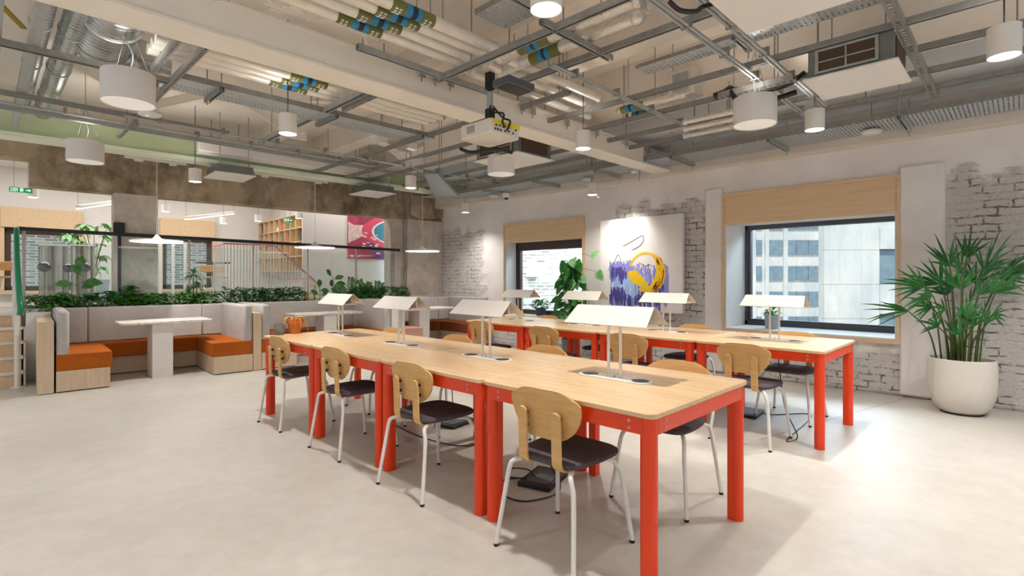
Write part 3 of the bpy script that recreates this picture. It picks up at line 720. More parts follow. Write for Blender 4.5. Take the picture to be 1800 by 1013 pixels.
# ================================================================ booths along the back (s, t, z frame)
def cushion(x0, y0, z0, x1, y1, z1): return MB().box((x0, y0, z0), (x1, y1, z1))
T_F = 7.79; T_B = 8.98; BT = 9.125
booth_s = [(.25, 2.32), (2.44, 4.50), (4.63, 6.655)]
bl = ['booth bench with grey backs and burnt orange seats around the left terrazzo table', 'middle booth bench with grey backs, behind the terracotta pot', 'right-hand booth bench in the corner against the brick wall, with brown and dusty pink seats']
cols = [M['orange'], M['orange'], M['brown_fabric']]
for i, (s0, s1) in enumerate(booth_s):
    t = Thing('booth_bench', bl[i], 'bench', 'U shaped booth benches', bf=True)
    aw = .505
    ba = t.part('base', MB().box((s0, T_F, .012), (s0+aw-.02, BT, .243)).box((s1-aw+.02, T_F, .012), (s1, BT, .243)).box((s0+aw-.02, 8.80, .012), (s1-aw+.02, BT, .243)), M['booth_ply'], bev=.003)
    t.part('plinth', MB().box((s0+.01, T_F+.02, 0), (s0+aw-.04, BT-.02, .012)).box((s1-aw+.04, T_F+.02, 0), (s1-.01, BT-.02, .012)), M['black'], smooth=False, parent=ba)
    sm = cols[i]
    t.part('seat_cushion', MB().box((s0, T_F, .243), (s0+aw, 8.73, .432)), M['pink_fabric'] if i == 2 else sm, bev=.012)
    t.part('seat_cushion', MB().box((s1-aw, T_F, .243), (s1, 8.73, .432)), sm, bev=.012)
    t.part('seat_cushion', MB().box((s0, 8.735, .243), (s1, T_B+.02, .432)), sm, bev=.012)
    n = 3; edges = [s0+.02, s0+.36, s1-.36 if i < 2 else s1-.36, s1-.02]
    for a, b_ in zip(edges, edges[1:]):
        t.part('back_cushion', MB().box((a+.002, T_B, .435), (b_-.002, T_B+.143, .905)), M['grey_felt'], bev=.018)
    for x0, x1 in ((s0+.001, s0+.115), (s1-.115, s1-.001)):
        t.part('arm_cushion', MB().box((x0, T_F+.005, .40), (x1, T_B-.002, .925)), M['grey_felt'], bev=.03)
    t.done()
pl = ['pale laminate end panel at the left end of the booths beside the stairs', 'pale laminate panel between the left and middle booths', 'white end panel between the middle booth and the corner booth']
for i, (x0, x1) in enumerate(((.09, .25), (2.325, 2.435), (4.505, 4.625))):
    x0_ = x0; solo('wooden_divider' if i < 2 else 'white_divider', MB().box((x0+.002, T_F-.003, .006), (x1-.018 if i == 0 else x1-.002, BT, .81)), M['booth_ply'] if i < 2 else M['white'], pl[i], 'divider', 'dividers between the booths', bf=True, bev=.003)
def booth_table(label, s0, s1, t0, t1, ps0, ps1, pt0, pt1, z, top, group):
    t = Thing('booth_table', label, 'table', group, bf=True)
    t.part('tabletop', MB().prism(rrect(s0, t0, s1, t1, .05, 5), z-.028, z), top, bev=.003)
    t.part('pedestal', MB().box((ps0, pt0, 0), (ps1, pt1, z-.028)), M['white'], bev=.004); t.done()
booth_table('white speckled terrazzo table on a white slab leg in the left booth', .86, 1.90, 8.10, 8.72, 1.20, 1.43, 8.12, 8.50, .73, M['terrazzo'], 'booth tables')
booth_table('grey speckled terrazzo table in the middle booth, behind the terracotta pot', 3.08, 4.20, 8.18, 8.74, 3.52, 3.74, 8.22, 8.55, .73, M['terrazzo'], 'booth tables')
booth_table('plain white table in the corner booth by the brick wall', 5.00, 6.10, 8.10, 8.70, 5.27, 5.49, 8.12, 8.5, .735, M['white'], 'booth tables')
# planter behind the booth backs
t = Thing('planter_trough', 'long white planter trough running behind the booth backs', 'planter', bf=True)
t.part('trough', MB().box((.0, 9.13, .0), (6.2, 9.14, .905)).box((.0, 9.262, 0), (6.2, 9.27, .93)).box((0, 9.13, 0), (.015, 9.27, .905)).box((6.185, 9.13, 0), (6.2, 9.27, .905)), M['white'], bev=.002)
t.part('soil', MB().box((.015, 9.141, .6), (6.185, 9.261, .875)), M['soil'], smooth=False); t.done()
t = Thing('small_shelf', 'low white ledge between the left booth end and the planter', 'ledge', bf=True)
t.part('ledge', MB().box((.0, 9.02, .0), (.24, 9.13, .86)), M['white'], bev=.004); t.done()

# ---------------------------------------------------------------- plants
def foliage_bush(c, w, d, h, n, L, W, seed, droop=.5):
    r = random.Random(seed); mb = MB()
    for k in range(n):
        a = r.uniform(0, 2*PI); rr_ = math.sqrt(r.random()); zz = r.random()**.8
        p = Vector((c[0]+w/2*rr_*math.cos(a)*(1-.3*zz), c[1]+d/2*rr_*math.sin(a)*(1-.3*zz), c[2]+h*zz))
        out = Vector((math.cos(a)*.9, math.sin(a)*.9, r.uniform(-.2, .7)))
        mb.leaf(p, out, L*r.uniform(.6, 1.15), W*r.uniform(.7, 1.15), droop, (0, 0, 1), .25, 4)
    return mb
def plant_bush(label, s, t_, w, h, n, L, W, mat, seed, stems=6, group='plants in the planter behind the booths', z0=.88, d=.16):
    t = Thing('bushy_plant', label, 'plant', group, bf=True); r = random.Random(seed+1)
    st = MB()
    for k in range(stems):
        a = r.uniform(0, 2*PI); st.tube([(s, t_, z0-.01), (s+.15*w*math.cos(a), t_+.04*math.sin(a), z0+h*.4), (s+.32*w*math.cos(a), t_+.07*math.sin(a), z0+h*.8)], [.004, .002], 5, smooth=3)
    t.part('foliage', foliage_bush((s, t_, z0), w, d, h, n, L, W, seed), mat, smooth=True); t.part('stems', st, M['stem']); t.done()
def plant_rosette(label, s, t_, h, n, L, W, mat, seed, group='plants in the planter behind the booths', z0=.88, spread=.9, droop=.6, name='leafy_plant'):
    t = Thing(name, label, 'plant', group, bf=True); r = random.Random(seed); mb = MB(); st = MB()
    for k in range(n):
        a = k*2.399+r.uniform(-.3, .3); el = r.uniform(.25, 1.2); hh = h*r.uniform(.35, 1)
        q = Vector((s+spread*.12*math.cos(a), t_+.06*math.sin(a), z0+hh*.75))
        st.tube([(s, t_, z0-.01), (s+.03*math.cos(a), t_+.03*math.sin(a), z0+hh*.4), q], [.004, .0025], 5, smooth=3)
        mb.leaf(q, (math.cos(a), math.sin(a)*.6, math.sin(el)), L*r.uniform(.75, 1.1), W*r.uniform(.8, 1.1), droop, (0, 0, 1), .2, 6, wmax=.45)
    t.part('leaves', mb, mat); t.part('stems', st, M['stem']); t.done()
def plant_rubber(label, s, t_, pts, mat, z0=.88, L=.15, W=.075, group='plants in the planter behind the booths', seed=0):
    t = Thing('rubber_plant', label, 'plant', group, bf=True); mb = MB(); st = MB(); r = random.Random(seed)
    top = max(p[1] for p in pts)
    st.tube([(s, t_, z0-.01), (s+.01, t_, z0+top*.5), (s, t_, z0+top)], [.007, .004], 7, smooth=3)
    for dx, dz, ang, l_ in pts:
        q = Vector((s+dx*.15, t_, z0+dz)); st.tube([(s, t_, z0+dz*.9), q], .003, 5)
        dd = Vector((math.cos(ang), r.uniform(-.5, -.1), math.sin(ang)))
        mb.leaf(q, dd, l_, l_*.5, .25, (.0, -.9, .5), .12, 7, wmax=.5)
    t.part('leaves', mb, mat); t.part('stem', st, M['stem']); t.done()
TP = 9.205
def sx(px): return att(px, 535, TP).x
G = 'plants in the planter behind the booths'
ground = [(75, 'far left end of the planter, over the white ledge'), (102, 'second clump from the left end of the planter'), (135, 'below the tall rubber plant'), (210, 'behind the left cushion seam of the left booth'), (240, 'under the round leaf behind the left booth'), (268, 'right of centre behind the left booth back'), (300, 'below the first disc pendant'), (335, 'under the small yucca'), (362, 'right of the small yucca')]
for k, (px, d) in enumerate(ground):
    plant_bush('low bushy green plant at the '+d if k < 2 else 'low bushy green plant in the planter '+d, sx(px), TP-.02, .44, .19, 300, .07, .055, M['leaf_bush'], 20+k)
plant_bush('small reddish plant in the planter left of the big dark leaves', sx(165), TP-.02, .16, .09, 50, .06, .025, M['leaf_red'], 44)
for k, (px, d, w) in enumerate([(418, 'behind the panel between left and middle booths', .3), (448, 'right of the drooping pointed leaves', .34), (470, 'under the tall thin sprigs', .34), (500, 'left of the yellow plant', .34), (520, 'next to the yellow plant', .26), (632, 'at the foot of the right rail post', .4), (655, 'between the feathery plants', .4), (680, 'near the right end of the planter', .34), (705, 'in front of the concrete pier', .26)]):
    plant_bush('dark dense leafy plant in the planter '+d, sx(px), TP-.02, w*1.25, .25, 170, .12, .045, M['leaf_dark'], 60+k)
plant_rosette('broad dark leaved plant arching over the left booth back', sx(212), TP-.02, .30, 22, .30, .13, M['leaf_dark'], 3)
plant_rosette('smaller dark plant with arching leaves beside the reddish plant', sx(178), TP-.02, .24, 10, .26, .10, M['leaf'], 5)
plant_rosette('drooping pointed leaved plant in the planter behind the right end of the left booth', sx(402), TP-.02, .30, 18, .26, .08, M['leaf_dark'], 8)
plant_rosette('plant with short wavy leaves behind the middle booth left side', sx(432), TP-.02, .24, 16, .18, .06, M['leaf_dark'], 9)
plant_bush('yellow flecked plant in the planter behind the middle booth', sx(533), TP-.02, .20, .16, 60, .08, .045, M['leaf_yellow'], 77)
plant_bush('small yellow leaved plant in the planter below the rubber plant', sx(553), TP-.01, .12, .30, 26, .07, .045, M['leaf_yellow'], 78)
plant_rubber('tall rubber plant with oval dark leaves rising over the left of the planter', sx(137), TP, [(0, .54, 1.35, .24), (.2, .46, 2.1, .22), (-.3, .34, 3.0, .24), (.3, .36, .1, .26), (-.3, .18, 3.1, .26), (.3, .20, -.35, .26), (.2, .28, .5, .2)], M['leaf_dark'], seed=2)
plant_rubber('big leaved rubber plant in the planter behind the middle booth table', sx(585), TP, [(-.2, .46, 2.3, .22), (.2, .40, .5, .2), (.35, .32, .1, .2), (-.1, .26, 1.9, .2), (.1, .2, .9, .22), (.3, .15, -.2, .2), (-.4, .18, 2.9, .2)], M['leaf'], seed=4)
plant_rubber('rubber plant stem with three upright leaves left of the biggest one', sx(562), TP, [(0, .25, 1.7, .20), (-.2, .12, 2.5, .2), (.2, .1, .6, .15)], M['leaf'], seed=6)
def plant_feather(label, s, seed, h=.36, n=9):
    h *= 1.15
    t = Thing('feathery_plant', label, 'plant', 'feathery plants in the planter', bf=True); r = random.Random(seed); mb = MB(); st = MB()
    for k in range(n):
        a = r.uniform(-1.25, 1.25); hh = h*r.uniform(.6, 1)
        p0 = Vector((s, TP, .87)); p2 = Vector((s+math.sin(a)*hh*.8, TP+r.uniform(-.07, .04), .87+math.cos(a)*hh)); p1 = (p0+p2)/2+Vector((0, 0, .04))
        pts = spline([p0, p1, p2], 5); st.tube(pts, .003, 5)
        for i, q in enumerate(pts[2:]):
            d = (p2-p0).normalized(); sd = Vector((d.z, 0, -d.x))
            for q_ in (-1, 1): mb.leaf(q, d*.6+sd*q_, .085, .034, .3, (0, -1, .3), .15, 4)
    t.part('leaves', mb, mat=M['leaf_dark']); t.part('stems', st, M['stem']); t.done()
plant_feather('feathery dark plant in the planter left of the right rail post', sx(612), 1, .38)
plant_feather('feathery dark plant in the planter right of the right rail post', sx(640), 2, .36, 11)
plant_feather('spiky feathery plant in the planter before the pink poster', sx(662), 3, .34)
plant_feather('thin sprig plant with tiny leaves in the planter behind the middle booth', sx(474), 4, .32, 5)
def yucca(name, label, base, h, stems, n, L, W, mat, seed, group=None, bf=True, z0=0):
    t = Thing(name, label, 'plant', group, bf=bf); r = random.Random(seed); st = MB(); mb = MB()
    for dx, hh in stems:
        top = Vector((base[0]+dx, base[1], base[2]+hh)); st.tube([base, (base[0]+dx*.7, base[1], base[2]+hh*.5), top], [.011, .008], 7, smooth=3)
        for k in range(n):
            a = k*2.4; el = r.uniform(-.2, 1.3)
            mb.leaf(top, (math.cos(a)*math.cos(el), math.sin(a)*math.cos(el)*.6, math.sin(el)), L*r.uniform(.7, 1.05), W, .75, (0, 0, 1), .25, 6, wmax=.4)
    t.part('leaves', mb, mat); t.part('stem', st, M['stem']); t.done()
yucca('yucca_plant', 'small palm-like yucca with spiky tufts in the planter below the first disc pendant', (sx(340), TP, .86), .4, [(-.06, .20), (.0, .50), (.05, .30)], 28, .27, .026, M['leaf_dark'], 5, G)

# ---------------------------------------------------------------- potted palm at the right wall
PX, PY = 6.63, .42
t = Thing('potted_palm', 'large fan-leaved palm in a round white planter against the brick wall', 'plant')
prof = [(.19, .012), (.21, .02), (.27, .07), (.315, .18), (.325, .30), (.322, .46), (.318, .497), (.308, .502), (.298, .495), (.298, .44)]
PS = 1.05; PR = .80
po = t.part('planter', MB().lathe([(r_*PR, z_*PS) for r_, z_ in prof], (PX, PY, 0), 56), M['white_pot'])
t.part('saucer', MB().cyl((PX, PY, 0), (PX, PY, .014), .165, n=40), M['black'], parent=po)
t.part('soil', MB().cyl((PX, PY, .43), (PX, PY, .465), .236, n=40), M['soil'])
rp = random.Random(21); st = MB(); lf = MB()
def frond(base, head, n, L, W, aim, spread, seed):
    r = random.Random(seed); mid = (Vector(base)+Vector(head))/2; mid += Vector((0, 0, .05)); mid.x += (base[0]-head[0])*.12; mid.y += (base[1]-head[1])*.22
    st.tube([base, mid, head], [.009, .0045], 7, smooth=6)
    aim = Vector(aim).normalized(); side = aim.cross(Vector((FW[0]+r.uniform(-.5, .5), FW[1]+r.uniform(-.5, .5), r.uniform(-.2, .5)))).normalized(); up_ = side.cross(aim).normalized()
    for k in range(n):
        f_ = (k/(n-1)*2-1); a = f_*spread
        d = aim*math.cos(a)+side*math.sin(a)+up_*r.uniform(-.22, .22)
        lf.leaf(Vector(head), d, L*(1-.28*abs(f_))*r.uniform(.85, 1.08), W*r.uniform(.75, 1.0), r.uniform(.1, .5), up_, .35, 7, wmax=.38)
def V3(px, py, d): return atd(px, py, d)
heads = [ # px, py of head, depth, aim (image right, up), n, L
 (1598, 548, 4.88, (-1, .1), 7, .42, .6), (1655, 500, 4.85, (-.9, .6), 10, .36, 1.2), (1690, 475, 4.95, (-.35, 1), 10, .34, 1.2),
 (1640, 520, 4.7, (-1, .0), 9, .32, 1.2), (1730, 478, 4.85, (.5, 1), 11, .42, 1.1), (1715, 500, 5.0, (0, 1), 9, .36, 1.3), (1755, 490, 4.9, (1, .45), 9, .40, .9),
 (1662, 545, 4.75, (-.9, -.1), 8, .26, 1.3), (1690, 540, 4.72, (0, -1), 9, .24, 1.4), (1735, 570, 4.8, (0, 1), 9, .22, 1.2), (1712, 575, 4.75, (-.2, .9), 8, .22, 1.1),
 (1680, 590, 4.78, (-.1, .9), 7, .20, 1.2), (1675, 510, 4.75, (-.4, .8), 9, .30, 1.3), (1705, 530, 5.05, (.4, .9), 9, .32, 1.2), (1745, 555, 4.8, (.9, .3), 6, .18, 1.3), (1650, 575, 4.8, (-.7, .5), 6, .2, 1.3), (1700, 560, 4.72, (.2, .6), 8, .26, 1.5)]
heads += [(1625, 505, 4.8, (-.9, .35), 9, .34, 1.1), (1670, 470, 4.9, (-.5, 1), 9, .34, 1.0), (1700, 455, 4.95, (.05, 1), 8, .30, .8), (1770, 478, 4.9, (1, .7), 9, .36, .8), (1640, 540, 4.85, (-1, .3), 8, .30, 1.1), (1720, 520, 4.7, (.3, .8), 10, .30, 1.3), (1690, 510, 4.7, (-.1, .9), 10, .32, 1.3), (1665, 520, 4.9, (-.3, .7), 9, .32, 1.3), (1745, 515, 4.8, (.7, .8), 9, .32, 1.1)]
for i, (px, py, d, (ax, au), n, L_, sp_) in enumerate(heads):
    a = rp.uniform(0, 2*PI); rb = rp.uniform(.02, .13); b0 = (PX+rb*math.cos(a)*.8, PY-(px-1695)/600-.0+rb*.3*math.sin(a), .455)
    hd = V3(px, py, d); aim = Vector((RT[0]*ax, RT[1]*ax, au))+Vector((FW[0], FW[1], 0))*rp.uniform(-.45, .05)
    frond(b0, hd, n, L_*1.28, .025, aim, sp_*.66, 100+i)
t.part('stems', st, M['stem'])
t.part('fronds', lf, M['leaf_palm']); t.done()

# climbing plant on a moss pole by the small window
cp = atx(1003, 560, 6.72)
t = Thing('climbing_potted_plant', 'tall climbing plant with big heart leaves on a moss pole beside the small window', 'plant')
t.part('pot', MB().lathe([(.10, .002), (.13, .01), (.15, .30), (.155, .32), (.145, .32), (.14, .26)], (cp.x, cp.y, 0), 32), M['grey_pot'])
t.part('soil', MB().cyl((cp.x, cp.y, .26), (cp.x, cp.y, .285), .14, n=28), M['soil'])
t.part('moss_pole', MB().cyl((cp.x, cp.y, .28), (cp.x, cp.y, 1.56), .032, n=14), M['moss'])
r = random.Random(8); lf = MB(); lp = MB(); st = MB()
def heart(mb, p, d, L_, up):
    p = Vector(p); d = Vector(d).normalized(); rt = d.cross(Vector(up)).normalized(); u = rt.cross(d).normalized()
    pts = [(0, 0), (.18, -.08), (.40, .0), (.50, .22), (.44, .5), (.25, .8), (0, 1.05)]
    c = [p+d*(L_*b_)+rt*(L_*.9*a_)+u*(-.18*L_*b_*b_+.10*L_*abs(a_)) for a_, b_ in pts]; c2 = [p+d*(L_*b_)-rt*(L_*.9*a_)+u*(-.18*L_*b_*b_+.10*L_*abs(a_)) for a_, b_ in pts]
    mid = [p+d*(L_*q) - u*(.18*L_*q*q) for q in (0, .2, .5, .8)]
    vs = c+c2+mid; mb.add(vs, [(14, 0, 1, 2), (14, 2, 3, 15), (15, 3, 4, 16), (16, 4, 5, 17), (17, 5, 6), (14, 9, 8, 7), (15, 10, 9, 14), (16, 11, 10, 15), (17, 12, 11, 16), (13, 12, 17)])
for k in range(80):
    z = .42+1.16*(k/80)+r.uniform(-.04, .04); a = r.uniform(0, 2*PI); reach = r.uniform(.05, .26)*(1.0 if z < 1.45 else .7)
    q = Vector((cp.x-abs(math.cos(a))*reach*.6+.03, cp.y+math.sin(a)*reach, z+r.uniform(-.02, .08)))
    st.tube([(cp.x, cp.y, z-.03), (cp.x-.02+(q.x-cp.x)*.6, cp.y+(q.y-cp.y)*.6, z+.05), q], [.005, .003], 5, smooth=2)
    dd = Vector((q.x-cp.x-.12, (q.y-cp.y)*1.3, -.12+r.uniform(-.35, .1)))
    heart(lf if k % 4 else lp, q, dd, r.uniform(.14, .22), (-.9, .1, .55))
for px, py in ((1040, 452), (1050, 478), (1012, 560)):
    q = atx(px, py, 6.70); st.tube([(cp.x, cp.y, min(1.5, q.z+.02)), ((cp.x+q.x)/2, (cp.y+q.y)/2, q.z+.05), q], [.004, .003], 5, smooth=3); heart(lp, q, (-.1, -.4, .3 if py < 470 else -.5), .17, (-.9, .1, .5))
t.part('leaves', lf, M['leaf']); t.part('pale_leaves', lp, M['leaf_pale'], label='paler variegated leaves'); t.part('stems', st, M['stem']); t.done()
# sill plants
def sill_plant(label, x, y, z, potm, potr, poth, n, L_, W_, mat, seed):
    t = Thing('small_potted_plant', label, 'plant')
    t.part('pot', MB().lathe([(potr*.8, .001), (potr*.85, .004), (potr, poth), (potr*.9, poth), (potr*.88, poth*.8)], (x, y, z), 24), potm)
    t.part('soil', MB().cyl((x, y, z+poth*.75), (x, y, z+poth*.86), potr*.88, n=20), M['soil'])
    t.part('foliage', foliage_bush((x, y, z+poth), potr*3.4, potr*3.4, poth*1.1, n, L_, W_, seed, .7), mat); t.done()
q = atx(952, 552, 7.2); sill_plant('small bushy plant in a dark blue pot on the sill of the small window', 7.18, q.y, .613, M['blue_pot'], .095, .14, 90, .10, .065, M['leaf'], 5)
q = atx(1356, 560, 7.35)
t = Thing('small_potted_plant', 'small leafy plant in a pale grey pot on the large window sill', 'plant')
t.part('pot', MB().lathe([(.07, .001), (.075, .004), (.085, .18), (.075, .18), (.073, .15)], (q.x, q.y, .633), 24), M['pale_pot']); t.part('soil', MB().cyl((q.x, q.y, .77), (q.x, q.y, .79), .074, n=20), M['soil'])
mb = MB(); rs = random.Random(4)
for k in range(26):
    a = rs.uniform(0, 2*PI); el = rs.uniform(.1, 1.3); mb.leaf((q.x+.03*math.cos(a), q.y+.03*math.sin(a), .80+rs.uniform(0, .09)), (math.cos(a)*math.cos(el), math.sin(a)*math.cos(el), math.sin(el)), .15, .045, .7, (0,0,1), .2, 5)
t.part('leaves', mb, M['leaf_bright']); t.done()

# ---------------------------------------------------------------- abstract painting (generic strokes, canvas on the wall)
t = Thing('canvas_painting', 'large white canvas with loose violet brush strokes and a yellow ring, on the brick wall', 'painting')
ax = 6.985; y_l, y_r, z_b, z_t = 4.86, 3.45, .79, 2.225
t.part('canvas', MB().box((ax, y_r, z_b), (7.05, y_l, z_t)), M['white'], bev=.004)
def AP(u, v, o=.0015): return Vector((ax-o, y_l+(y_r-y_l)*u, z_b+(z_t-z_b)*v))
def apoly(mb, pts, o): mb.slab([AP(u, v, 0) for u, v in pts], (-o, 0, 0))
def px2uv(px, py): p = atx(px, py, ax); return ((y_l-p.y)/(y_l-y_r), (p.z-z_b)/(z_t-z_b))
ra = random.Random(9)
def strokes(col, regions, o, nm, wmin=.008, wmax=.022, n=60, hmin=.06, hmax=.2):
    mb = MB()
    for u0, u1, v0, v1 in regions:
        for k in range(n):
            u = ra.uniform(u0, u1); v = ra.uniform(v0, v1); w = ra.uniform(wmin, wmax); h = ra.uniform(hmin, hmax); s_ = ra.uniform(-.008, .008)
            apoly(mb, [(u-w/2, v+ra.uniform(0, .02)), (u+w/2, v), (u+w*.4+s_, v-h), (u-w*.3+s_, v-h*.9)], o+ra.uniform(0, .0006))
    t.part(nm, mb, col, smooth=False)
VI = [paint('violet_paint_a', '#8f8cd8', .7), paint('violet_paint_b', '#9fbef0', .7), paint('violet_paint_c', '#4a4590', .7), paint('yellow_paint', '#f2c60c', .6), paint('orange_paint', '#e07a12', .6), paint('grey_line_paint', '#6b6664', .7)]
strokes(VI[0], [(.13, .40, .48, .54), (.40, .80, .36, .50), (.76, .84, .25, .50), (.13, .82, .10, .2)], .001, 'violet_strokes', n=75)
strokes(VI[1], [(.14, .62, .30, .40), (.30, .48, .16, .36)], .0018, 'pale_blue_strokes', n=60)
strokes(VI[2], [(.13, .34, .16, .26), (.44, .80, .14, .30), (.15, .34, .40, .48), (.2, .75, .12, .18)], .0026, 'dark_violet_strokes', n=52, hmin=.05, hmax=.12)
mb = MB(); cu, cv, R0 = .575, .42, .20
for k in range(44):
    a = -2.0+k/43*4.7; w = .014+.06*max(0, math.cos(a+.4))**1.3
    a2 = a+.115; P_ = lambda a_, r_: (cu+r_*math.cos(a_)*.98, cv+r_*math.sin(a_))
    apoly(mb, [P_(a, R0-w), P_(a, R0+w*.6), P_(a2, R0+w*.6), P_(a2, R0-w)], .0034+.0002*(k % 3))
apoly(mb, [(.36, .42), (.40, .44), (.48, .43), (.55, .36), (.60, .31), (.62, .24), (.56, .22), (.52, .27), (.44, .29), (.38, .35)], .0042)
t.part('yellow_ring', mb, VI[3], smooth=False)
mb = MB()
for k in range(40):
    a = -1.3+ra.random()*1.9; r_ = R0+ra.uniform(-.03, .025); apoly(mb, [(cu+r_*math.cos(a)*.98, cv+r_*math.sin(a)), (cu+(r_+.008)*math.cos(a)*.98, cv+(r_+.008)*math.sin(a)), (cu+(r_+.01)*math.cos(a+.22)*.98, cv+(r_+.01)*math.sin(a+.22)), (cu+r_*math.cos(a+.22)*.98, cv+r_*math.sin(a+.22))], .0048)
t.part('orange_strokes', mb, VI[4], smooth=False)
mb = MB()
for P_ in ([(.30, .70), (.42, .75), (.53, .80), (.555, .79), (.55, .74), (.50, .69), (.41, .655)], [(.10, .44), (.18, .52), (.24, .61), (.28, .53), (.32, .48)], [(.50, .52), (.54, .50), (.58, .48), (.62, .50), (.66, .47)]):
    t.part('sketch_line', MB().tube([AP(u, v, .003) for u, v in P_], .0035, 5, smooth=4), VI[5])
t.done()

# ---------------------------------------------------------------- stairs and rails at the far left
t = Thing('entry_stairs', 'short flight of wooden stairs with white nosings at the left edge of the picture', 'stairs', bf=True)
tr = MB(); no = MB()
for k in range(5):
    z = .17*(k+1); tt = 8.62+.14*k
    tr.box((-1.5, tt, 0), (-.04, 9.30, z-.03)); no.box((-1.52, tt-.02, z-.03), (-.02, tt+.16 if k < 4 else 9.30, z))
t.part('riser', tr, M['ply'], smooth=False); t.part('tread', no, M['white'], bev=.004)
t.part('stringer', MB().prism([(0, 0)]*0 or [(-.02, 8.60), (-.0, 8.60), (-.0, 9.28), (-.02, 9.28)], 0, .16).box((-.02, 8.76, .16), (0, 9.28, .33)).box((-.02, 8.9, .33), (0, 9.28, .50)).box((-.02, 9.04, .5), (0, 9.28, .68)), M['white_metal'], bev=.002); t.done()
t = Thing('stair_handrail', 'white stair rail post with a sloping green and black handrail at the left edge', 'handrail', bf=True)
hs = -.075
t.part('post', MB().cyl((hs, 8.52, .0), (hs, 8.52, .86), .026, n=20).cyl((hs, 8.52, 0), (hs, 8.52, .012), .06, n=24), M['white_metal'])
t.part('upper_post', MB().cyl((hs-.03, 9.1, .69), (hs-.03, 9.1, 1.72), .02, n=16), M['white_metal'])
t.part('rail', MB().tube([(hs+.02, 8.56, .86), (hs+.03, 8.54, .93), (hs+.02, 8.60, 1.06), (hs-.0, 8.90, 1.48), (hs-.01, 9.22, 1.88), (hs-.01, 9.29, 1.935)], .028, 14, smooth=5), M['green_rail']); t.done()
t = Thing('balustrade', 'glass balustrade with a long black top rail above the planter', 'balustrade', bf=True)
def rt_(s): return 8.73+(s+.08)*(9.30-8.73)/5.9
R_ = [(-.085, 9.335, 1.945), (5.58, 9.335, 1.870)]
t.part('top_rail', MB().bar(R_[0], R_[1], .05, .05), M['black_rail'], bev=.004)
PXS = (42, 203, 333, 445, 541, 626, 697); ss = [att(px, 470, 9.335).x for px in PXS]
for px, s_ in zip(PXS, ss):
    zr = 1.94-.0132*(s_+.085)-.012
    t.part('post', MB().bar((s_, 9.335, FAR_Z), (s_, 9.335, zr), .034 if px != 203 else .05, .014, up=(0, 1, 0)), M['post_grey'], bev=.003)
for a, b_ in zip(ss, ss[1:]):
    t.part('glass_panel', MB().bar((a+.03, 9.335, 1.33), (b_-.03, 9.335, 1.33), .010, .90), M['glass'], smooth=False)
t.done()

# ================================================================ raised room beyond
def fbox(mb, s0, t0, z0, s1, t1, z1): return mb.box((s0, t0, z0), (s1, t1, z1))
# fluted translucent screens with round mirrored discs
flp = [('wide fluted translucent screen behind the tall rubber plant', 68, 122, 11.4), ('fluted translucent screen right of the first, behind the rubber plant leaves', 124, 168, 11.6), ('narrow fluted screen left of the bare column, seen through the glass', 222, 262, 11.2)]
for k, (lb_, p0, p1, tt) in enumerate(flp):
    a = att(p0, 432, tt); b_ = att(p1, 432, tt); mb = MB(); n = max(5, int((b_.x-a.x)/.09)); vs = []; z1 = a.z
    for i in range(n*4+1):
        s_ = a.x+(b_.x-a.x)*i/(n*4); vs += [(s_, tt+.03*math.sin(i*PI/2), FAR_Z), (s_, tt+.03*math.sin(i*PI/2), z1)]
    mb.add(vs, [(2*i, 2*i+2, 2*i+3, 2*i+1) for i in range(n*4)])
    t = Thing('fluted_screen', lb_, 'screen', 'fluted room screens', bf=True)
    t.part('fluted_panel', mb, M['fluted']); t.part('cap', MB().box((a.x, tt-.03, z1), (b_.x, tt+.03, z1+.02)).box((a.x, tt-.03, FAR_Z), (b_.x, tt+.03, FAR_Z+.02)), M['white_metal']); t.done()
for lb_, px, py, rpx, mt in (('dark mirrored ball in front of the wide fluted screen', 78, 469, 9.5, 'mirror'), ('dark mirrored ball half behind the rubber plant leaf', 120, 471, 8, 'mirror'), ('bright mirrored ball right of the rubber plant leaf', 150, 470, 8.5, 'mirror')):
    c = att(px, py, 11.0); d = c.x*BE[0]+0; w = B(*c); dep = w.x*FW[0]+w.y*FW[1]; rad = rpx/915*dep*1.02
    t = Thing('mirror_ball_lamp', lb_, 'lamp', 'mirrored ball lamps', bf=True)
    t.part('ball', MB().lathe([(rad*math.cos(a), rad*math.sin(a)) for a in [(-PI/2+.05)+(PI-.1)*i/14 for i in range(15)]], c, 24), M['mirror'])
    t.part('stand', MB().cyl((c.x, c.y, FAR_Z), (c.x, c.y, c.z-rad), .012, n=10).cyl((c.x, c.y, FAR_Z), (c.x, c.y, FAR_Z+.015), .12, n=20), M['galv_dark']); t.done()
# tall tree-like plant and column speaker
t = Thing('tall_leafy_plant', 'tall pale leafed plant standing in the raised room behind the screens', 'plant', bf=True)
c = att(165, 470, 12.3); st = MB(); lf = MB(); r = random.Random(31)
t.part('pot', MB().lathe([(.14, .0), (.2, .02), (.24, .42), (.21, .42), (.2, .36)], (c.x, c.y, FAR_Z), 24), M['pale_pot'])
for px, py in ((120, 412), (140, 425), (165, 400), (185, 415), (150, 395), (172, 430), (190, 395), (158, 440), (178, 450), (165, 480), (172, 500), (130, 418), (145, 408), (176, 470)):
    q = att(px, py, 12.3+r.uniform(-.2, .2)); st.tube([(c.x, c.y, FAR_Z+.35), (c.x+(q.x-c.x)*.3, c.y, (FAR_Z+.3+q.z)/2), q], [.012, .004], 5, smooth=4)
    for k in range(8):
        a = r.uniform(0, 2*PI); lf.leaf(q, (math.cos(a), math.sin(a), r.uniform(-.5, .4)), r.uniform(.16, .26), .085, .6, (0, 0, 1), .2, 4)
t.part('branches', st, M['stem']); t.part('leaves', lf, M['leaf_pale']); t.done()
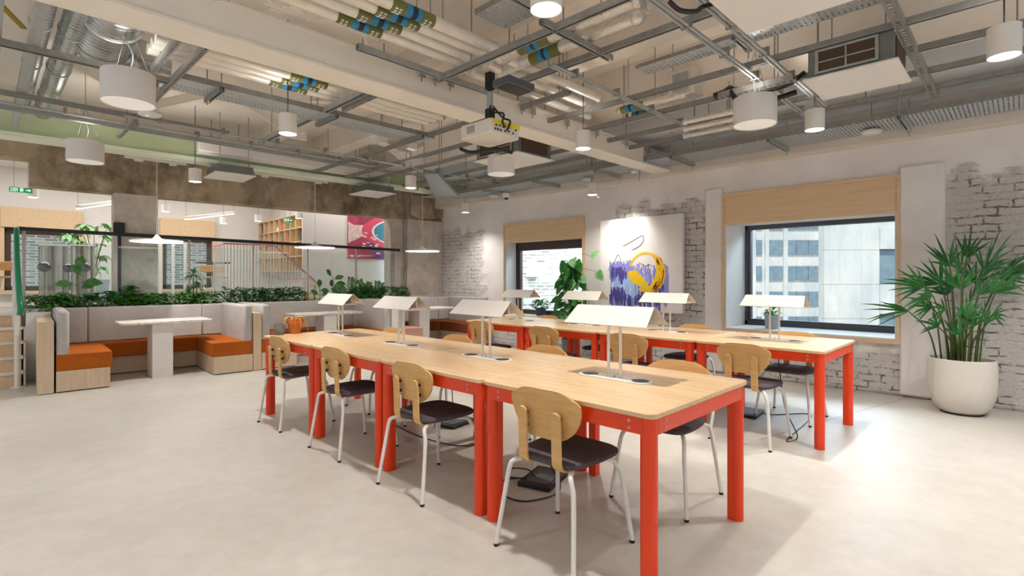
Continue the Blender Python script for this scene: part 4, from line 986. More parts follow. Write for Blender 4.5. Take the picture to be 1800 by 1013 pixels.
a = att(199, 391, 9.37); b_ = att(219, 445, 9.37)
t = Thing('column_speaker', 'black box mounted on a black pole before the bare column in the raised room', 'speaker', bf=True)
t.part('speaker_box', MB().box((a.x, 9.35, b_.z+.25), (b_.x, 9.395, a.z)), M['black'], bev=.005)
t.part('pole', MB().box((a.x+.05, 9.365, FAR_Z), (b_.x-.04, 9.39, b_.z+.25)), M['black'], bev=.003); t.done()
# glazed partition with white frames
def glazed(label, p0, p1, tt, ztop, n):
    a = att(p0, 440, tt); b_ = att(p1, 440, tt); t = Thing('glazed_partition', label, 'partition', bf=True); f = MB()
    for i in range(n+1):
        s_ = a.x+(b_.x-a.x)*i/n; f.box((s_-.025, tt-.025, FAR_Z), (s_+.025, tt+.025, ztop))
    f.box((a.x, tt-.025, ztop-.05), (b_.x, tt+.025, ztop)).box((a.x, tt-.025, FAR_Z), (b_.x, tt+.025, FAR_Z+.06))
    t.part('frame', f, M['white_metal'], bev=.003); t.part('pane', MB().box((a.x, tt-.003, FAR_Z+.05), (b_.x, tt+.003, ztop-.05)), M['glass'], smooth=False); t.done()
glazed('white framed glass partition in the raised room behind the small yucca', 282, 325, 12.6, att(300, 425, 12.6).z, 2)
glazed('white framed glass door left of the bare column', 176, 200, 12.9, att(190, 452, 12.9).z, 1)
# bar tables and stools
def bar_table(label, px, tt, w, ztop):
    c = att(px, 470, tt); t = Thing('bar_table', label, 'table', 'high tables in the raised room', bf=True)
    t.part('tabletop', MB().prism(rrect(c.x-w/2, tt-.3, c.x+w/2, tt+.3, .25, 6), ztop-.03, ztop), M['dark_frame'], bev=.004)
    t.part('leg', MB().cyl((c.x, tt, FAR_Z), (c.x, tt, ztop-.03), .035, n=14).cyl((c.x, tt, FAR_Z), (c.x, tt, FAR_Z+.02), .22, n=24), M['galv_dark']); t.done()
bar_table('round topped dark high table in the raised room, left of the white slatted balustrade', 375, 12.2, .62, att(375, 461, 12.2).z)
def bar_stool(label, px, tt):
    c = att(px, 470, tt); t = Thing('bar_stool', label, 'stool', 'bar stools in the raised room', bf=True); sz = FAR_Z+.45
    t.part('seat', MB().prism([(c.x+.17*math.cos(a*.3927), tt+.17*math.sin(a*.3927)) for a in range(16)], sz, sz+.03), M['chair_wood'], bev=.006)
    t.part('backrest', MB().box((c.x-.12, tt+.13, sz+.12), (c.x+.12, tt+.15, sz+.26)), M['chair_wood'], bev=.02)
    for a in (.785, 2.356, 3.927, 5.498): t.part('leg', MB().cyl((c.x+.10*math.cos(a), tt+.10*math.sin(a), sz), (c.x+.2*math.cos(a), tt+.2*math.sin(a), FAR_Z), .011, n=8), M['white_metal'])
    t.part('foot_ring', MB().tube([(c.x+.17*math.cos(k*PI/8), tt+.17*math.sin(k*PI/8), FAR_Z+.25) for k in range(17)], .008, 6), M['white_metal']); t.done()
bar_stool('oak backed bar stool by the high table in the raised room', 366, 11.6)
bar_stool('oak backed bar stool right of the high table in the raised room', 386, 12.6)
bar_stool('oak backed stool seen through the glass before the bare column', 250, 12.0)
bar_stool('oak backed stool at the far left edge of the raised room', 14, 11.2)
# white slatted balustrade of a stair well, pink rails
t = Thing('slatted_balustrade', 'white slatted balustrade with pink top rail around the stair in the raised room', 'balustrade', bf=True)
tt = 10.6; a = att(394, 428, tt); b_ = att(452, 428, tt); c_ = att(482, 430, tt+.0)
sl = MB(); n = 17
for i in range(n): s_ = a.x+(c_.x-a.x)*i/(n-1); sl.box((s_-.007, tt-.015, FAR_Z), (s_+.007, tt+.015, a.z-.02))
for i in range(6): y_ = tt+.12*(i+1); sl.box((a.x-.007, y_-.01, FAR_Z), (a.x+.007, y_+.01, a.z-.02))
lower = att(560, 500, tt)
for i in range(1, 16):
    f_ = i/15; s_ = c_.x+(lower.x-c_.x)*f_; sl.box((s_-.007, tt-.015, max(FAR_Z-.2, lower.z+(a.z-lower.z)*(1-f_)-.9)), (s_+.007, tt+.015, a.z-.02-(a.z-lower.z)*f_))
t.part('slats', sl, M['white_metal'], smooth=False)
t.part('top_rail', MB().bar((a.x, tt, a.z), (c_.x, tt, a.z), .04, .035).bar((a.x, tt, a.z), (a.x, tt+.75, a.z), .04, .035), M['pink_metal'], bev=.004)
t.part('sloping_rail', MB().bar((c_.x, tt, a.z), (lower.x, tt, lower.z), .04, .035), M['pink_metal'], bev=.004)
p0 = att(452, 460, tt+.5); p1 = att(492, 490, tt+.5); p2 = att(545, 490, tt+.5)
t.part('inner_rail', MB().bar(p0, p1, .03, .03).bar(p1, p2, .03, .03), M['pink_metal'], bev=.003); t.done()
# plywood cubby shelf on the side wall (faces -s), with things inside
t = Thing('cubby_shelf', 'birch plywood cubby shelf high on the side wall of the raised room', 'shelf', bf=True)
SHS = 4.30; sh_t0, sh_t1 = 12.0, 14.0
# shelf stands along the side wall; front edge plane s = SHS
def atS(px, py, s):                              # place on plane s = const
    r_ = ray(px, py); k = s/(r_[0]*BE[0]+r_[1]*BE[1]); x, y = r_[0]*k, r_[1]*k
    return Vector((s, x*BN[0]+y*BN[1], HH+r_[2]*k))
tn = atS(531, 375, SHS).y; tf = atS(411, 385, SHS).y; tf = min(tf, 13.98) 
zt = atS(531, 375, SHS).z; zb = 1.2
ncol, cw = 8, (tf-tn)/8; rows = [zt, atS(531, 399, SHS).z, atS(531, 424, SHS).z, atS(531, 450, SHS).z, atS(531, 476, SHS).z]
f = MB(); th = .018
for k in range(ncol+1): y_ = tn+cw*k; f.box((SHS, y_-th/2, rows[-1]), (SHS+.32, y_+th/2, rows[0]))
for z_ in rows: f.box((SHS, tn, z_-th/2), (SHS+.32, tf, z_+th/2))
t.part('carcass', f, M['ply'], bev=.002); t.part('back_board', MB().box((SHS+.305, tn, rows[-1]), (SHS+.32, tf, rows[0])), M['ply'], smooth=False); t.done()
def shelf_item(name, label, cat, col, row, w, h, d, mat, kind='box', group='things in the cubby shelf'):
    y_ = tn+cw*(col+.5); z0 = rows[row+1]+th/2+.001; mb = MB()
    if kind == 'box': mb.box((SHS+.06, y_-w/2, z0), (SHS+.06+d, y_+w/2, z0+h))
    else: mb.lathe([(w*.35, 0), (w/2, h*.25), (w/2, h*.6), (w*.2, h*.85), (w*.22, h)], (SHS+.15, y_, z0), 16)
    solo(name, mb, mat, label, cat, group, bf=True, bev=.004 if kind == 'box' else 0)
cm = lambda n, h: M.setdefault(n, paint(n, h, .7))
shelf_item('framed_picture', 'framed dark picture in the top far left cubby', 'picture', 7, 0, cw*.6, .30, .03, M['black'])
shelf_item('dark_bottle', 'dark bottle in the top row, second cubby from the left', 'bottle', 6, 0, .10, .28, .1, M['black'], 'v')
shelf_item('book', 'pinkish upright book in the top row, third cubby from the left', 'book', 5, 0, .05, .22, .18, cm('pale_pink_paint', '#d9a79c'))
shelf_item('folded_cloth', 'white folded stack in the top row, fourth cubby from the left', 'cloth', 4, 0, cw*.75, .10, .2, M['white'])
shelf_item('folded_cloth', 'orange folded stack in the top row, fifth cubby from the left', 'cloth', 3, 0, cw*.8, .14, .2, cm('coral_cloth', '#e2653a'))
shelf_item('folded_cloth', 'green folded cloth in the top row, sixth cubby from the left', 'cloth', 2, 0, cw*.7, .08, .2, cm('green_cloth', '#4f9a78'))
shelf_item('box_file', 'yellow green box in the top row, seventh cubby from the left', 'box', 1, 0, cw*.4, .18, .2, cm('lime_box', '#b8b83a'))
shelf_item('box_file', 'dark blue box in the second row, fifth cubby from the left', 'box', 3, 1, .10, .16, .15, cm('navy_box', '#3b4560'))
shelf_item('vase', 'pink vase in the second row, third cubby from the right', 'vase', 2, 1, .16, .26, .1, cm('pink_vase', '#d99a93'), 'v')
shelf_item('framed_picture', 'framed picture in the second row, cubby nearest the white wall', 'picture', 0, 1, cw*.55, .30, .03, M['dark_frame'])
shelf_item('dark_bottle', 'dark bottle in the second row, far left cubby', 'bottle', 7, 1, .1, .2, .1, M['black'], 'v')
shelf_item('box_file', 'dark red box in the second row, third cubby from the left', 'box', 5, 1, cw*.6, .12, .2, cm('maroon_box', '#6b2a2a'))
# poster
t = Thing('wall_poster', 'large pink and teal poster on the white wall of the raised room', 'poster', bf=True)
p0 = att(612, 378, 11.09); p1 = att(700, 457, 11.09); s0, s1, z1, z0 = p0.x, p1.x+.15, p0.z, p1.z
t.part('sheet', MB().box((s0, 11.09, z0), (s1, 11.12, z1)), None or paint('poster_pink', '#cf4a6e', .6, var=.35, nscale=3), smooth=False)
def pp(mb, pts, o): mb.slab([(s0+(s1-s0)*u, 11.09, z0+(z1-z0)*v) for u, v in pts], (0, -o, 0))
t.part('purple_field', (lambda mb: (pp(mb, [(0.45, 0), (1, 0), (1, .42), (.42, .55), (.3, .35)], .001), mb)[1])(MB()), paint('poster_purple', '#7d4a7e', .6, var=.25, nscale=8), smooth=False)
t.part('bright_field', (lambda mb: (pp(mb, [(0, .35), (.2, .5), (.45, .62), (.5, .72), (.35, .8), (.1, .78), (0, .85)], .0012), mb)[1])(MB()), paint('poster_pale', '#f2d5cf', .6, var=.2, nscale=9), smooth=False)
def band(r0, r1, o, nm, col):
    mb = MB(); c_ = (.98, .66); n = 18
    for i in range(n):
        a = 1.9+(2.6*i/n); a2 = 1.9+(2.6*(i+1)/n); P_ = lambda a_, r_: (min(1, max(0, c_[0]+r_*1.25*math.cos(a_))), min(1, max(0, c_[1]+r_*.72*math.sin(a_)+.12*(r_-.3)*0)))
        pp(mb, [P_(a, r0), P_(a, r1), P_(a2, r1), P_(a2, r0)], o)
    t.part(nm, mb, col, smooth=False)
band(.0, .20, .0022, 'pink_centre', paint('poster_hot_pink', '#e06a7a', .6)); band(.20, .225, .0024, 'white_line', M['white']); band(.225, .43, .002, 'teal_band', paint('poster_teal', '#3f8c9c', .6, var=.15)); band(.43, .46, .0024, 'white_line', M['white']); band(.46, .60, .002, 'pink_band', paint('poster_rose', '#d9506a', .6))
PCW = paint('poster_car_white', '#f0c9c9', .6); rq = random.Random(2)
for k in range(16):
    u, v = rq.uniform(.02, .5), rq.uniform(.03, .6); w_, h_ = rq.uniform(.04, .09), rq.uniform(.02, .05); mb = MB(); pp(mb, [(u, v), (u+w_, v), (u+w_*.8, v+h_), (u+w_*.1, v+h_)], .003); t.part('pale_shape', mb, PCW, smooth=False)
t.done()
# exit signs
def exit_sign(label, px0, py0, px1, py1, tt, arrow_right=True):
    a = att(px0, py0, tt); b_ = att(px1, py1, tt); s0, s1, z1, z0 = a.x, b_.x, a.z, b_.z; w = s1-s0; h = z1-z0
    t = Thing('exit_sign', label, 'sign', 'green exit signs', bf=True)
    t.part('sign_panel', MB().box((s0, tt, z0), (s1, tt+.02, z1)), M['exit_green'], smooth=False)
    y = tt-.002; g = MB(); R = lambda u0, v0, u1, v1: g.box((s0+w*u0, y, z0+h*v0), (s0+w*u1, tt, z0+h*v1))
    # block letters FIRE / EXIT on the left, running figure in a doorway, arrow on the right
    def word(txt, u, v, cw_, ch):
        F5 = {'F': ['111','100','110','100','100'], 'I': ['111','010','010','010','111'], 'R': ['110','101','110','101','101'], 'E': ['111','100','110','100','111'], 'X': ['101','101','010','101','101'], 'T': ['111','010','010','010','010']}
        for i, chx in enumerate(txt):
            for r_, row in enumerate(F5[chx]):
                for c_, bit in enumerate(row):
                    if bit == '1': R(u+i*cw_*1.3+c_*cw_/3, v+ch*(4-r_)/5, u+i*cw_*1.3+(c_+1)*cw_/3, v+ch*(5-r_)/5)
    word('FIRE', .06, .56, .065, .26); word('EXIT', .06, .16, .065, .26)
    R(.46, .14, .475, .88); R(.585, .14, .60, .88); R(.46, .86, .60, .90)
    R(.515, .66, .545, .80); R(.50, .42, .55, .64); R(.49, .2, .515, .44); R(.535, .26, .57, .44); R(.55, .52, .58, .58)
    R(.70, .44, .86, .56)
    g.slab([(s0+w*.84, y, z0+h*.76), (s0+w*.84, y, z0+h*.24), (s0+w*.94, y, z0+h*.5)], (0, .002, 0))
    t.part('pictogram', g, M['exit_white'], smooth=False)
    t.part('hanger', MB().cyl((s0+w*.2, tt+.01, z1), (s0+w*.2, tt+.01, 3.45 if tt > 9.7 else 3.2), .003, n=6).cyl((s0+w*.8, tt+.01, z1), (s0+w*.8, tt+.01, 3.45 if tt > 9.7 else 3.2), .003, n=6), M['galv_dark']); t.done()
exit_sign('green exit sign with a right arrow hanging at the left edge of the raised room', 16, 328, 57, 340, 10.2)
exit_sign('small green exit sign hanging in front of the plywood cubby shelf', 498, 383, 514, 391, 10.4)
# ================================================================ pendants
ZP = 2.56; CEIL = 3.56
def spot(loc, power, size=150, rad=.06, col=(1, .955, .90)):
    l = bpy.data.lights.new('pendant_and_fill_spot', 'SPOT'); l.energy = power; l.spot_size = math.radians(size); l.spot_blend = .9; l.shadow_soft_size = rad; l.color = col
    o = bpy.data.objects.new('pendant_and_fill_spot', l); COL.objects.link(o); o.location = loc; return o
def cylinder_pendant(label, x, y, r=.075, h=.17, ztop=CEIL, power=P_PENDANT, bf=False):
    t = Thing('cylinder_pendant', label, 'lamp', 'small white cylinder pendants')
    t.part('housing', MB().lathe([(r*.93, .004), (r, .0), (r, h), (.02, h+.004), (.012, h+.02)], (x, y, ZP), 32), M['white_metal'])
    t.part('diffuser', MB().cyl((x, y, ZP+.003), (x, y, ZP+.008), r*.92, n=28), M['lamp_face'])
    t.part('cable', MB().cyl((x, y, ZP+h), (x, y, ztop), .004, n=6), M['black'])
    t.done(); spot((x, y, ZP-.012), power, 124, .035)
    if x < 6: o = spot((x, y, ZP+h+.01), 5, 172, .06); o.rotation_euler = (PI, 0, 0)      # weak upward spot added to brighten the ceiling
def drum_pendant(label, x, y, r=.165, h=.22):
    t = Thing('drum_pendant', label, 'lamp', 'big white drum pendants')
    t.part('drum', MB().lathe([(r*.96, .008), (r, 0), (r, h), (r*.97, h)], (x, y, ZP), 48), M['white'])
    t.part('diffuser', MB().lathe([(r*.955, .004), (r*.955, .012)], (x, y, ZP), 48), M['drum_face'])
    c = MB()
    for a in (0, 2.09, 4.19): c.tube([(x+r*.8*math.cos(a), y+r*.8*math.sin(a), ZP+h), (x, y, ZP+h+.38)], .0022, 5)
    c.cyl((x, y, ZP+h+.38), (x, y, CEIL), .003, n=5)
    t.part('suspension_wires', c, M['galv_dark'])
    t.part('cord', MB().tube([(x, y, ZP+h), (x+.03, y+.02, ZP+h+.15), (x-.05, y+.04, ZP+h+.33), (x-.01, y, ZP+h+.42)], .006, 6, smooth=4), M['white_metal']); t.done()
    spot((x, y, ZP-.01), 9, 160, .15)  # weak downward spot added beneath the unlit drum
    o = spot((x, y, ZP+h-.02), 32, 175, .14); o.rotation_euler = (PI, 0, 0)     # upward spot added in the unlit drum to lift the ceiling
M['drum_face'] = emit('drum_underside_glow', '#fff4e6', .12)  # faint glow put into the undersides of the unlit drums
cylp = [('lit white cylinder pendant cut by the top edge of the picture, over the nearest table', 960, 18), ('lit white cylinder pendant at the top right corner', 1765, 100), ('lit white cylinder pendant over the far end of the left row, on a black cord', 506, 236),
        ('lit white cylinder pendant in front of the white beam, right of the projector', 1025, 262), ('lit white cylinder pendant under the fan coil unit, right of the big drum', 1432, 229), ('lit white cylinder pendant above the left booth', 343, 320),
        ('lit white cylinder pendant in front of the green beam end', 722, 331), ('lit white cylinder pendant near the back corner by the brick wall', 818, 374), ('lit white cylinder pendant above the spotlit painting', 1041, 343)]
for l_, px, py in cylp:
    p = atz(px, py, ZP); cylinder_pendant(l_, p.x, p.y, power=P_PENDANT*(.5 if p.x > 6 else 1))
cylinder_pendant('lit white cylinder pendant added as fill light outside the right edge of the picture', 2.3, -1.3)  # unseen pendants added around the frame to light the room
cylinder_pendant('lit white cylinder pendant added as fill light outside the left edge of the picture', -.9, 2.6)
cylinder_pendant('lit white cylinder pendant added as fill light behind the camera on the left', -.6, -.6)
cylinder_pendant('lit white cylinder pendant added beyond the right edge, near the potted palm', 5.5, -.6)  # unseen lamp, placed after the direction of the palm's wall shadow
cylinder_pendant('lit white cylinder pendant added as fill light outside the left edge near the stairs', -1.3, 6.2)
for l_, px, py in (('big white drum pendant at the top left, in front of the silver ducts', 226, 183), ('big white drum pendant before the green beam at the left', 150, 285), ('big white drum pendant on the right, left of the fan coil unit', 1327, 220), ('big white drum pendant below the projector', 881, 307)):
    p = atz(px, py, ZP); drum_pendant(l_, p.x, p.y)
for l_, s_, t_ in (('flat lit disc pendant over the left booth table', 1.30, 8.45), ('flat lit disc pendant over the middle booth table', 3.42, 8.33), ('flat lit disc pendant over the corner booth table', 5.32, 8.10)):
    t = Thing('disc_pendant', l_, 'lamp', 'flat disc pendants over the booths', bf=True); R = .32; z = 1.79
    t.part('shade', MB().lathe([(R*.97, 0), (R, .006), (R*.96, .018), (.06, .04), (.02, .09), (.012, .10)], (s_, t_, z), 48), M['white_metal'])
    t.part('diffuser', MB().cyl((s_, t_, z-.004), (s_, t_, z+.001), R*.94, n=40), emit('disc_diffuser', '#fff6ea', 3.0))
    t.part('cable', MB().cyl((s_, t_, z+.1), (s_, t_, 2.92 if t_ > 8.2 else 3.56), .004, n=6), M['white_metal']); t.part('canopy', MB().box((s_-.06, t_-.03, 2.90), (s_+.06, t_+.03, 2.95)), M['white_metal'], bev=.004); t.done()
    w = B(s_, t_, z-.02); spot(w, P_DISC, 165, .25)
# far room lights
def strip(label, a, b_, group='slim linear lights in the raised room'):
    t = Thing('linear_light', label, 'lamp', group, bf=True)
    t.part('housing', MB().bar(a+Vector((0,0,.03)), b_+Vector((0,0,.03)), .06, .05), M['white_metal']); t.part('diffuser', MB().bar(a, b_, .05, .012), M['strip_face'])
    t.part('cables', MB().cyl(a+Vector((0,0,.05)), (a.x, a.y, 3.44), .003, n=5).cyl(b_+Vector((0,0,.05)), (b_.x, b_.y, 3.44), .003, n=5), M['galv_dark']); t.done()
strip('slim lit linear light in the raised room left of the bare column', att(137, 367, 10.9), att(200, 358, 12.0))
strip('slim lit linear light in the raised room right of the bare column', att(327, 386, 11.4), att(410, 376, 12.6))
for l_, px, py, tt in (('small white cylinder pendant in the raised room below the exit sign', 58, 347, 11), ('small white cylinder pendant in the raised room right of the bare column', 291, 372, 11.5), ('small white cylinder pendant left of the cubby shelf', 393, 393, 12), ('small white cylinder pendant before the cubby shelf', 454, 389, 11.4), ('small white cylinder pendant at the right end of the cubby shelf', 525, 384, 11.2)):
    c = att(px, py, tt); t = Thing('cylinder_pendant', l_, 'lamp', 'small pendants in the raised room', bf=True)
    t.part('housing', MB().lathe([(.065, 0), (.07, .0), (.07, .13), (.02, .135)], (c.x, c.y, c.z), 20), M['white_metal']); t.part('diffuser', MB().cyl((c.x, c.y, c.z-.002), (c.x, c.y, c.z+.004), .06, n=18), M['lamp_face']); t.part('cable', MB().cyl((c.x, c.y, c.z+.13), (c.x, c.y, 3.45), .003, n=5), M['black']); t.done()
def area(loc, sx_, sy_, power, col=(1, .97, .93), rot=(0, 0, 0)):
    l = bpy.data.lights.new('raised_room_fill_light', 'AREA'); l.shape = 'RECTANGLE'; l.size = sx_; l.size_y = sy_; l.energy = power; l.color = col
    o = bpy.data.objects.new('raised_room_fill_light', l); COL.objects.link(o); o.location = loc; o.rotation_euler = rot; return o
area(B(1.5, 11.8, 3.42), 5, 2.5, P_FAR*1.5); area(B(5.6, 10.9, 3.42), 2.5, 1.5, P_FAR*.55)  # unseen area lamps added to brighten the raised room

# ---------------------------------------------------------------- round ceiling devices, camera, track spots
for l_, px, py, z, r_ in (('round white wireless unit with a green light below the top left strut', 263, 204, 2.86, .10), ('round white detector under the cable tray at the right', 1532, 236, 2.80, .09), ('round white detector on the tray near the back corner', 868, 347, 2.79, .09), ('small round white detector above the painting spotlights', 1031, 318, 2.8, .06), ('small round white detector on the cornice right of the track', 1116, 304, 2.82, .06)):
    p = atz(px, py, z); t = Thing('ceiling_detector', l_, 'detector', 'round ceiling detectors')
    t.part('housing', MB().lathe([(r_*.8, 0), (r_, .012), (r_*.98, .035), (r_*.6, .045)], (p.x, p.y, z), 32), M['white_metal'])
    t.part('led', MB().cyl((p.x-.02, p.y, z-.003), (p.x-.02, p.y, z+.002), .008, n=8), M['green_led'] if px == 263 else M['white']); t.part('rod', MB().cyl((p.x, p.y, z+.04), (p.x, p.y, z+.35 if px != 263 else z+.12), .004, n=6), M['galv_dark']); t.done()
p = atz(890, 350, 2.72)
t = Thing('security_camera', 'small white dome camera with a black lens near the back corner', 'camera')
t.part('housing', MB().lathe([(.05, 0), (.07, .03), (.07, .08), (.04, .09)], (p.x, p.y, 2.74), 24), M['white_metal']); t.part('lens', MB().lathe([(.01, -.035), (.035, -.02), (.045, .002)], (p.x, p.y, 2.74), 20), M['black']); t.done()
p0 = atx(1030, 334, 6.6); p1 = atx(1135, 320, 6.6)
t = Thing('track_spotlights', 'white ceiling track with two small spotlights aimed at the painting', 'lamp'); zt_ = 2.665
t.part('track', MB().bar((6.6, p0.y+.1, zt_), (6.6, p1.y-.1, zt_), .035, .03), M['white_metal'], bev=.003)
[t.part('hanger_rod', MB().cyl((6.6, y_, zt_), (6.6, y_, 3.16), .004, n=6), M['galv_dark']) for y_ in (p0.y-.1, p1.y+.1)]
for px in (1048, 1091):
    q = atx(px, 330, 6.6); d = (Vector((7.0, 4.25, 1.7))-Vector((6.6, q.y, 2.6))).normalized(); c = Vector((6.6, q.y, 2.61))
    t.part('spot_head', MB().cyl(c-d*.04, c+d*.09, .027, n=16), M['white_metal'])
    o = spot(c+d*.1, 22, 85, .04); o.rotation_euler = d.to_track_quat('-Z', 'Y').to_euler()
t.done()

# ---------------------------------------------------------------- beams
t = Thing('steel_beam', 'broad white painted steel beam crossing the ceiling from the top left', 'beam')
t.part('web_box', MB().box((-3.5, 3.60, 2.845), (7.0, 3.845, 3.03)), M['warm_white'], bev=.004)
t.part('bottom_flange', MB().box((-3.5, 3.585, 2.82), (7.0, 3.862, 2.845)), M['warm_white'], bev=.003)
t.part('top_flange', MB().box((-3.5, 3.585, 3.03), (7.0, 3.862, 3.055)), M['warm_white'], bev=.003); t.done()
t = Thing('steel_beam', 'sage green painted steel beam with a pale bottom flange along the back of the room', 'beam', bf=True)
t.part('web', MB().box((-3.5, 8.30, 2.965), (6.72, 8.34, 3.30)), M['green'], bev=.002)
t.part('bottom_flange', MB().box((-3.5, 8.19, 2.91), (6.72, 8.45, 2.965)), M['green_pale'], bev=.003); t.done()
a = att(345, 250, 8.08); b_ = att(680, 298, 8.08)
t = Thing('projection_screen_case', 'long white projection screen case fixed along the green beam', 'screen case', bf=True)
t.part('case', MB().box((1.70, 8.02, 3.02), (4.58, 8.16, 3.17)), M['white'], bev=.02); t.part('slot_cover', MB().box((1.70, 8.07, 2.995), (4.45, 8.14, 3.02)), M['white'], bev=.004); t.part('end_cap', MB().box((4.58, 8.015, 2.99), (4.60, 8.17, 3.175)), M['white'], bev=.004); t.done()
# small ceiling track along the green beam
for l_, s0, s1 in (('thin white lighting track under the green beam near the left booth', .95, 1.65), ('thin white lighting track under the green beam behind the middle booth', 2.55, 3.7)):
    solo('lighting_track', MB().box((s0, 8.46, 2.885), (s1, 8.50, 2.91)).box((s0+.1, 8.45, 2.86), (s0+.2, 8.51, 2.885)).box((s1-.2, 8.45, 2.86), (s1-.12, 8.51, 2.885)), M['white_metal'], l_, 'track', 'lighting tracks under the green beam', bf=True)

# roof trusses: riveted white steel members
def rivet(mb, p, n):
    mb.cyl(p, Vector(p)+Vector(n)*.02, .022, .012, n=10)
def truss(label, y, segs, plates, group='riveted roof truss members'):
    t = Thing('roof_truss', label, 'truss', group); mb = MB(); rv = MB(); pl = MB()
    for a, b_ in segs: t.part('member', MB().bar((a[0], y, a[1]), (b_[0], y, b_[1]), .03, .085), M['warm_white'], smooth=False)
    for (x, z, w, h) in plates:
        rv = MB(); pl = MB().box((x-w/2, y-.035, z-h/2), (x+w/2, y-.02, z+h/2))
        for q in (-.3, .3):
            for q2 in (-.3, .3): rivet(rv, (x+q*w, y-.035, z+q2*h), (0, -1, 0))
        g = t.part('gusset_plate', pl, M['warm_white'], smooth=False); t.part('rivets', rv, M['warm_white'], parent=g)
    t.done()
truss('white riveted roof truss just above the broad white beam', 3.50, [((1.35, 3.05), (1.35, 3.56)), ((.2, 3.56), (1.2, 3.1)), ((1.55, 3.1), (2.3, 3.5)), ((2.0, 3.08), (2.6, 3.35)), ((2.6, 3.35), (3.1, 3.1)), ((3.1, 3.1), (3.9, 3.5)), ((-1, 3.05), (-.4, 3.5))], [(1.35, 3.14, .16, .16), (1.95, 3.16, .3, .13), (3.1, 3.14, .22, .14)])
truss('white riveted roof truss beyond the broad white beam', 6.6, [((2.6, 3.05), (3.4, 3.55)), ((3.4, 3.55), (4.4, 3.1)), ((1.2, 3.1), (2.0, 3.5)), ((2.0, 3.5), (2.8, 3.1)), ((4.4, 3.1), (5.2, 3.5)), ((.5, 3.5), (1.2, 3.1))], [(2.8, 3.12, .25, .12), (4.4, 3.12, .22, .12), (1.2, 3.12, .2, .12)])
for l_, a, b_ in (('pale diagonal flat brace beyond the white beam at the left', (2.1, 6.3, 3.35), (3.1, 5.4, 3.3)),):
    solo('roof_brace', MB().bar(a, b_, .08, .02), M['warm_white'], l_, 'brace')
p = atd(3, 10, 4.0); q = atd(42, 50, 4.3)
solo('yellow_brace', MB().bar(p, q, .04, .012), paint('mustard_steel_paint', '#b08f1e', .5), 'short mustard yellow steel brace in the top left corner', 'brace')

# ---------------------------------------------------------------- strut channels (U profile), perforated struts, conduits
def chan(mb, p, q, w=.041, h=.041):
    p, q = Vector(p), Vector(q); d = (q-p).normalized(); r_ = d.cross(Vector((0, 0, 1))).normalized()
    mb.bar(p+Vector((0,0,h)), q+Vector((0,0,h)), w, .004)
    for s_ in (-1, 1): mb.bar(p+r_*s_*w/2+Vector((0,0,h/2)), q+r_*s_*w/2+Vector((0,0,h/2)), .004, h)
    for s_ in (-1, 1): mb.bar(p+r_*s_*(w/2-.006), q+r_*s_*(w/2-.006), .010, .003)
    return mb
def perf(mb, p, q, w=.05, h=.041):
    p, q = Vector(p), Vector(q); d = (q-p).normalized(); L_ = (q-p).length; r_ = d.cross(Vector((0, 0, 1))).normalized()
    for s_ in (-1, 1): mb.bar(p+r_*s_*w/2+Vector((0,0,h/2)), q+r_*s_*w/2+Vector((0,0,h/2)), .004, h); mb.bar(p+r_*s_*(w*.36), q+r_*s_*(w*.36), w*.28, .004)
    n = int(L_/.05)
    for i in range(n+1): c = p+d*(L_*i/n); mb.bar(c-d*.012, c+d*.012, w*.5, .004)
    return mb
def strut_y(label, m_, y0, y1, z=2.95, w=.041, kind='u', mat=None, group='long steel strut channels under the ceiling'):
    X = .7003*(z-HH)/m_; f_ = chan if kind == 'u' else perf
    t = Thing('strut_channel', label, 'strut', group); t.part('channel', f_(MB(), (X, y0, z), (X, y1, z), w), mat or M['galv_dark'], smooth=False)
    n = max(2, int(abs(y1-y0)/1.4)+1)
    for i in range(n):
        y_ = y0+(y1-y0)*(i+.35)/(n-.3)
        if min(y0, y1) < y_ < max(y0, y1): t.part('hanger_rod', MB().cyl((X, y_, z-.02), (X, y_, CEIL), .005, n=6), M['galv_dark'])
    t.done(); return X
def strut_x(label, m_, x0, x1, z=2.95, w=.041, kind='u', mat=None, group='steel strut channels crossing the room'):
    Y = .7138*(z-HH)/m_; f_ = chan if kind == 'u' else perf
    t = Thing('strut_channel', label, 'strut', group); t.part('channel', f_(MB(), (x0, Y, z), (x1, Y, z), w), mat or M['galv_dark'], smooth=False); t.done(); return Y
def yrange_px(m_, z, px):  # Y where the X line is seen at pixel column px
    X = .7003*(z-HH)/m_; r_ = ray(px, 0); return X*r_[1]/r_[0]
strut_y('long steel strut running under the labelled pipes to the top edge', .430, -1, yrange_px(.43, 2.95, 770))
strut_y('long steel strut passing just right of the projector mount', .360, -1, yrange_px(.36, 2.95, 905))
strut_y('long steel strut passing under the middle of the ceiling between the drum and the pipes', .2735, -2, 8.0)
strut_y('long steel strut just above the big drum on the right', .2418, -2, 3.55)
strut_y('long steel strut behind the fan coil unit', .2165, -2, 8.0)
strut_y('long steel strut nearest the window wall, above the cable tray', .1985, -2, 8.0)
strut_y('steel strut from the white beam to the screen case, beyond the projector', .316, 3.9, 8.0)
strut_y('steel strut beyond the white beam, right of the projector', .250, 3.9, 8.0)
strut_y('broad steel strut seen under the left part of the white beam', .481, 3.87, 6.7, mat=M['galv'], w=.06)
strut_y('perforated strut next to the broad one under the white beam', .460, 3.87, yrange_px(.46, 2.95, 604), kind='p')
strut_y('short perforated strut left of the left pipe bundle', 1.20, 3.87, yrange_px(1.2, 2.95, 270), kind='p')
strut_y('perforated strut running down to the wireless unit at the top left', 1.02, 3.87, 7.6, kind='p')
strut_y('short perforated strut clamped to the white beam left of the pendant cord', .3125, 3.5, 2.9, kind='p')
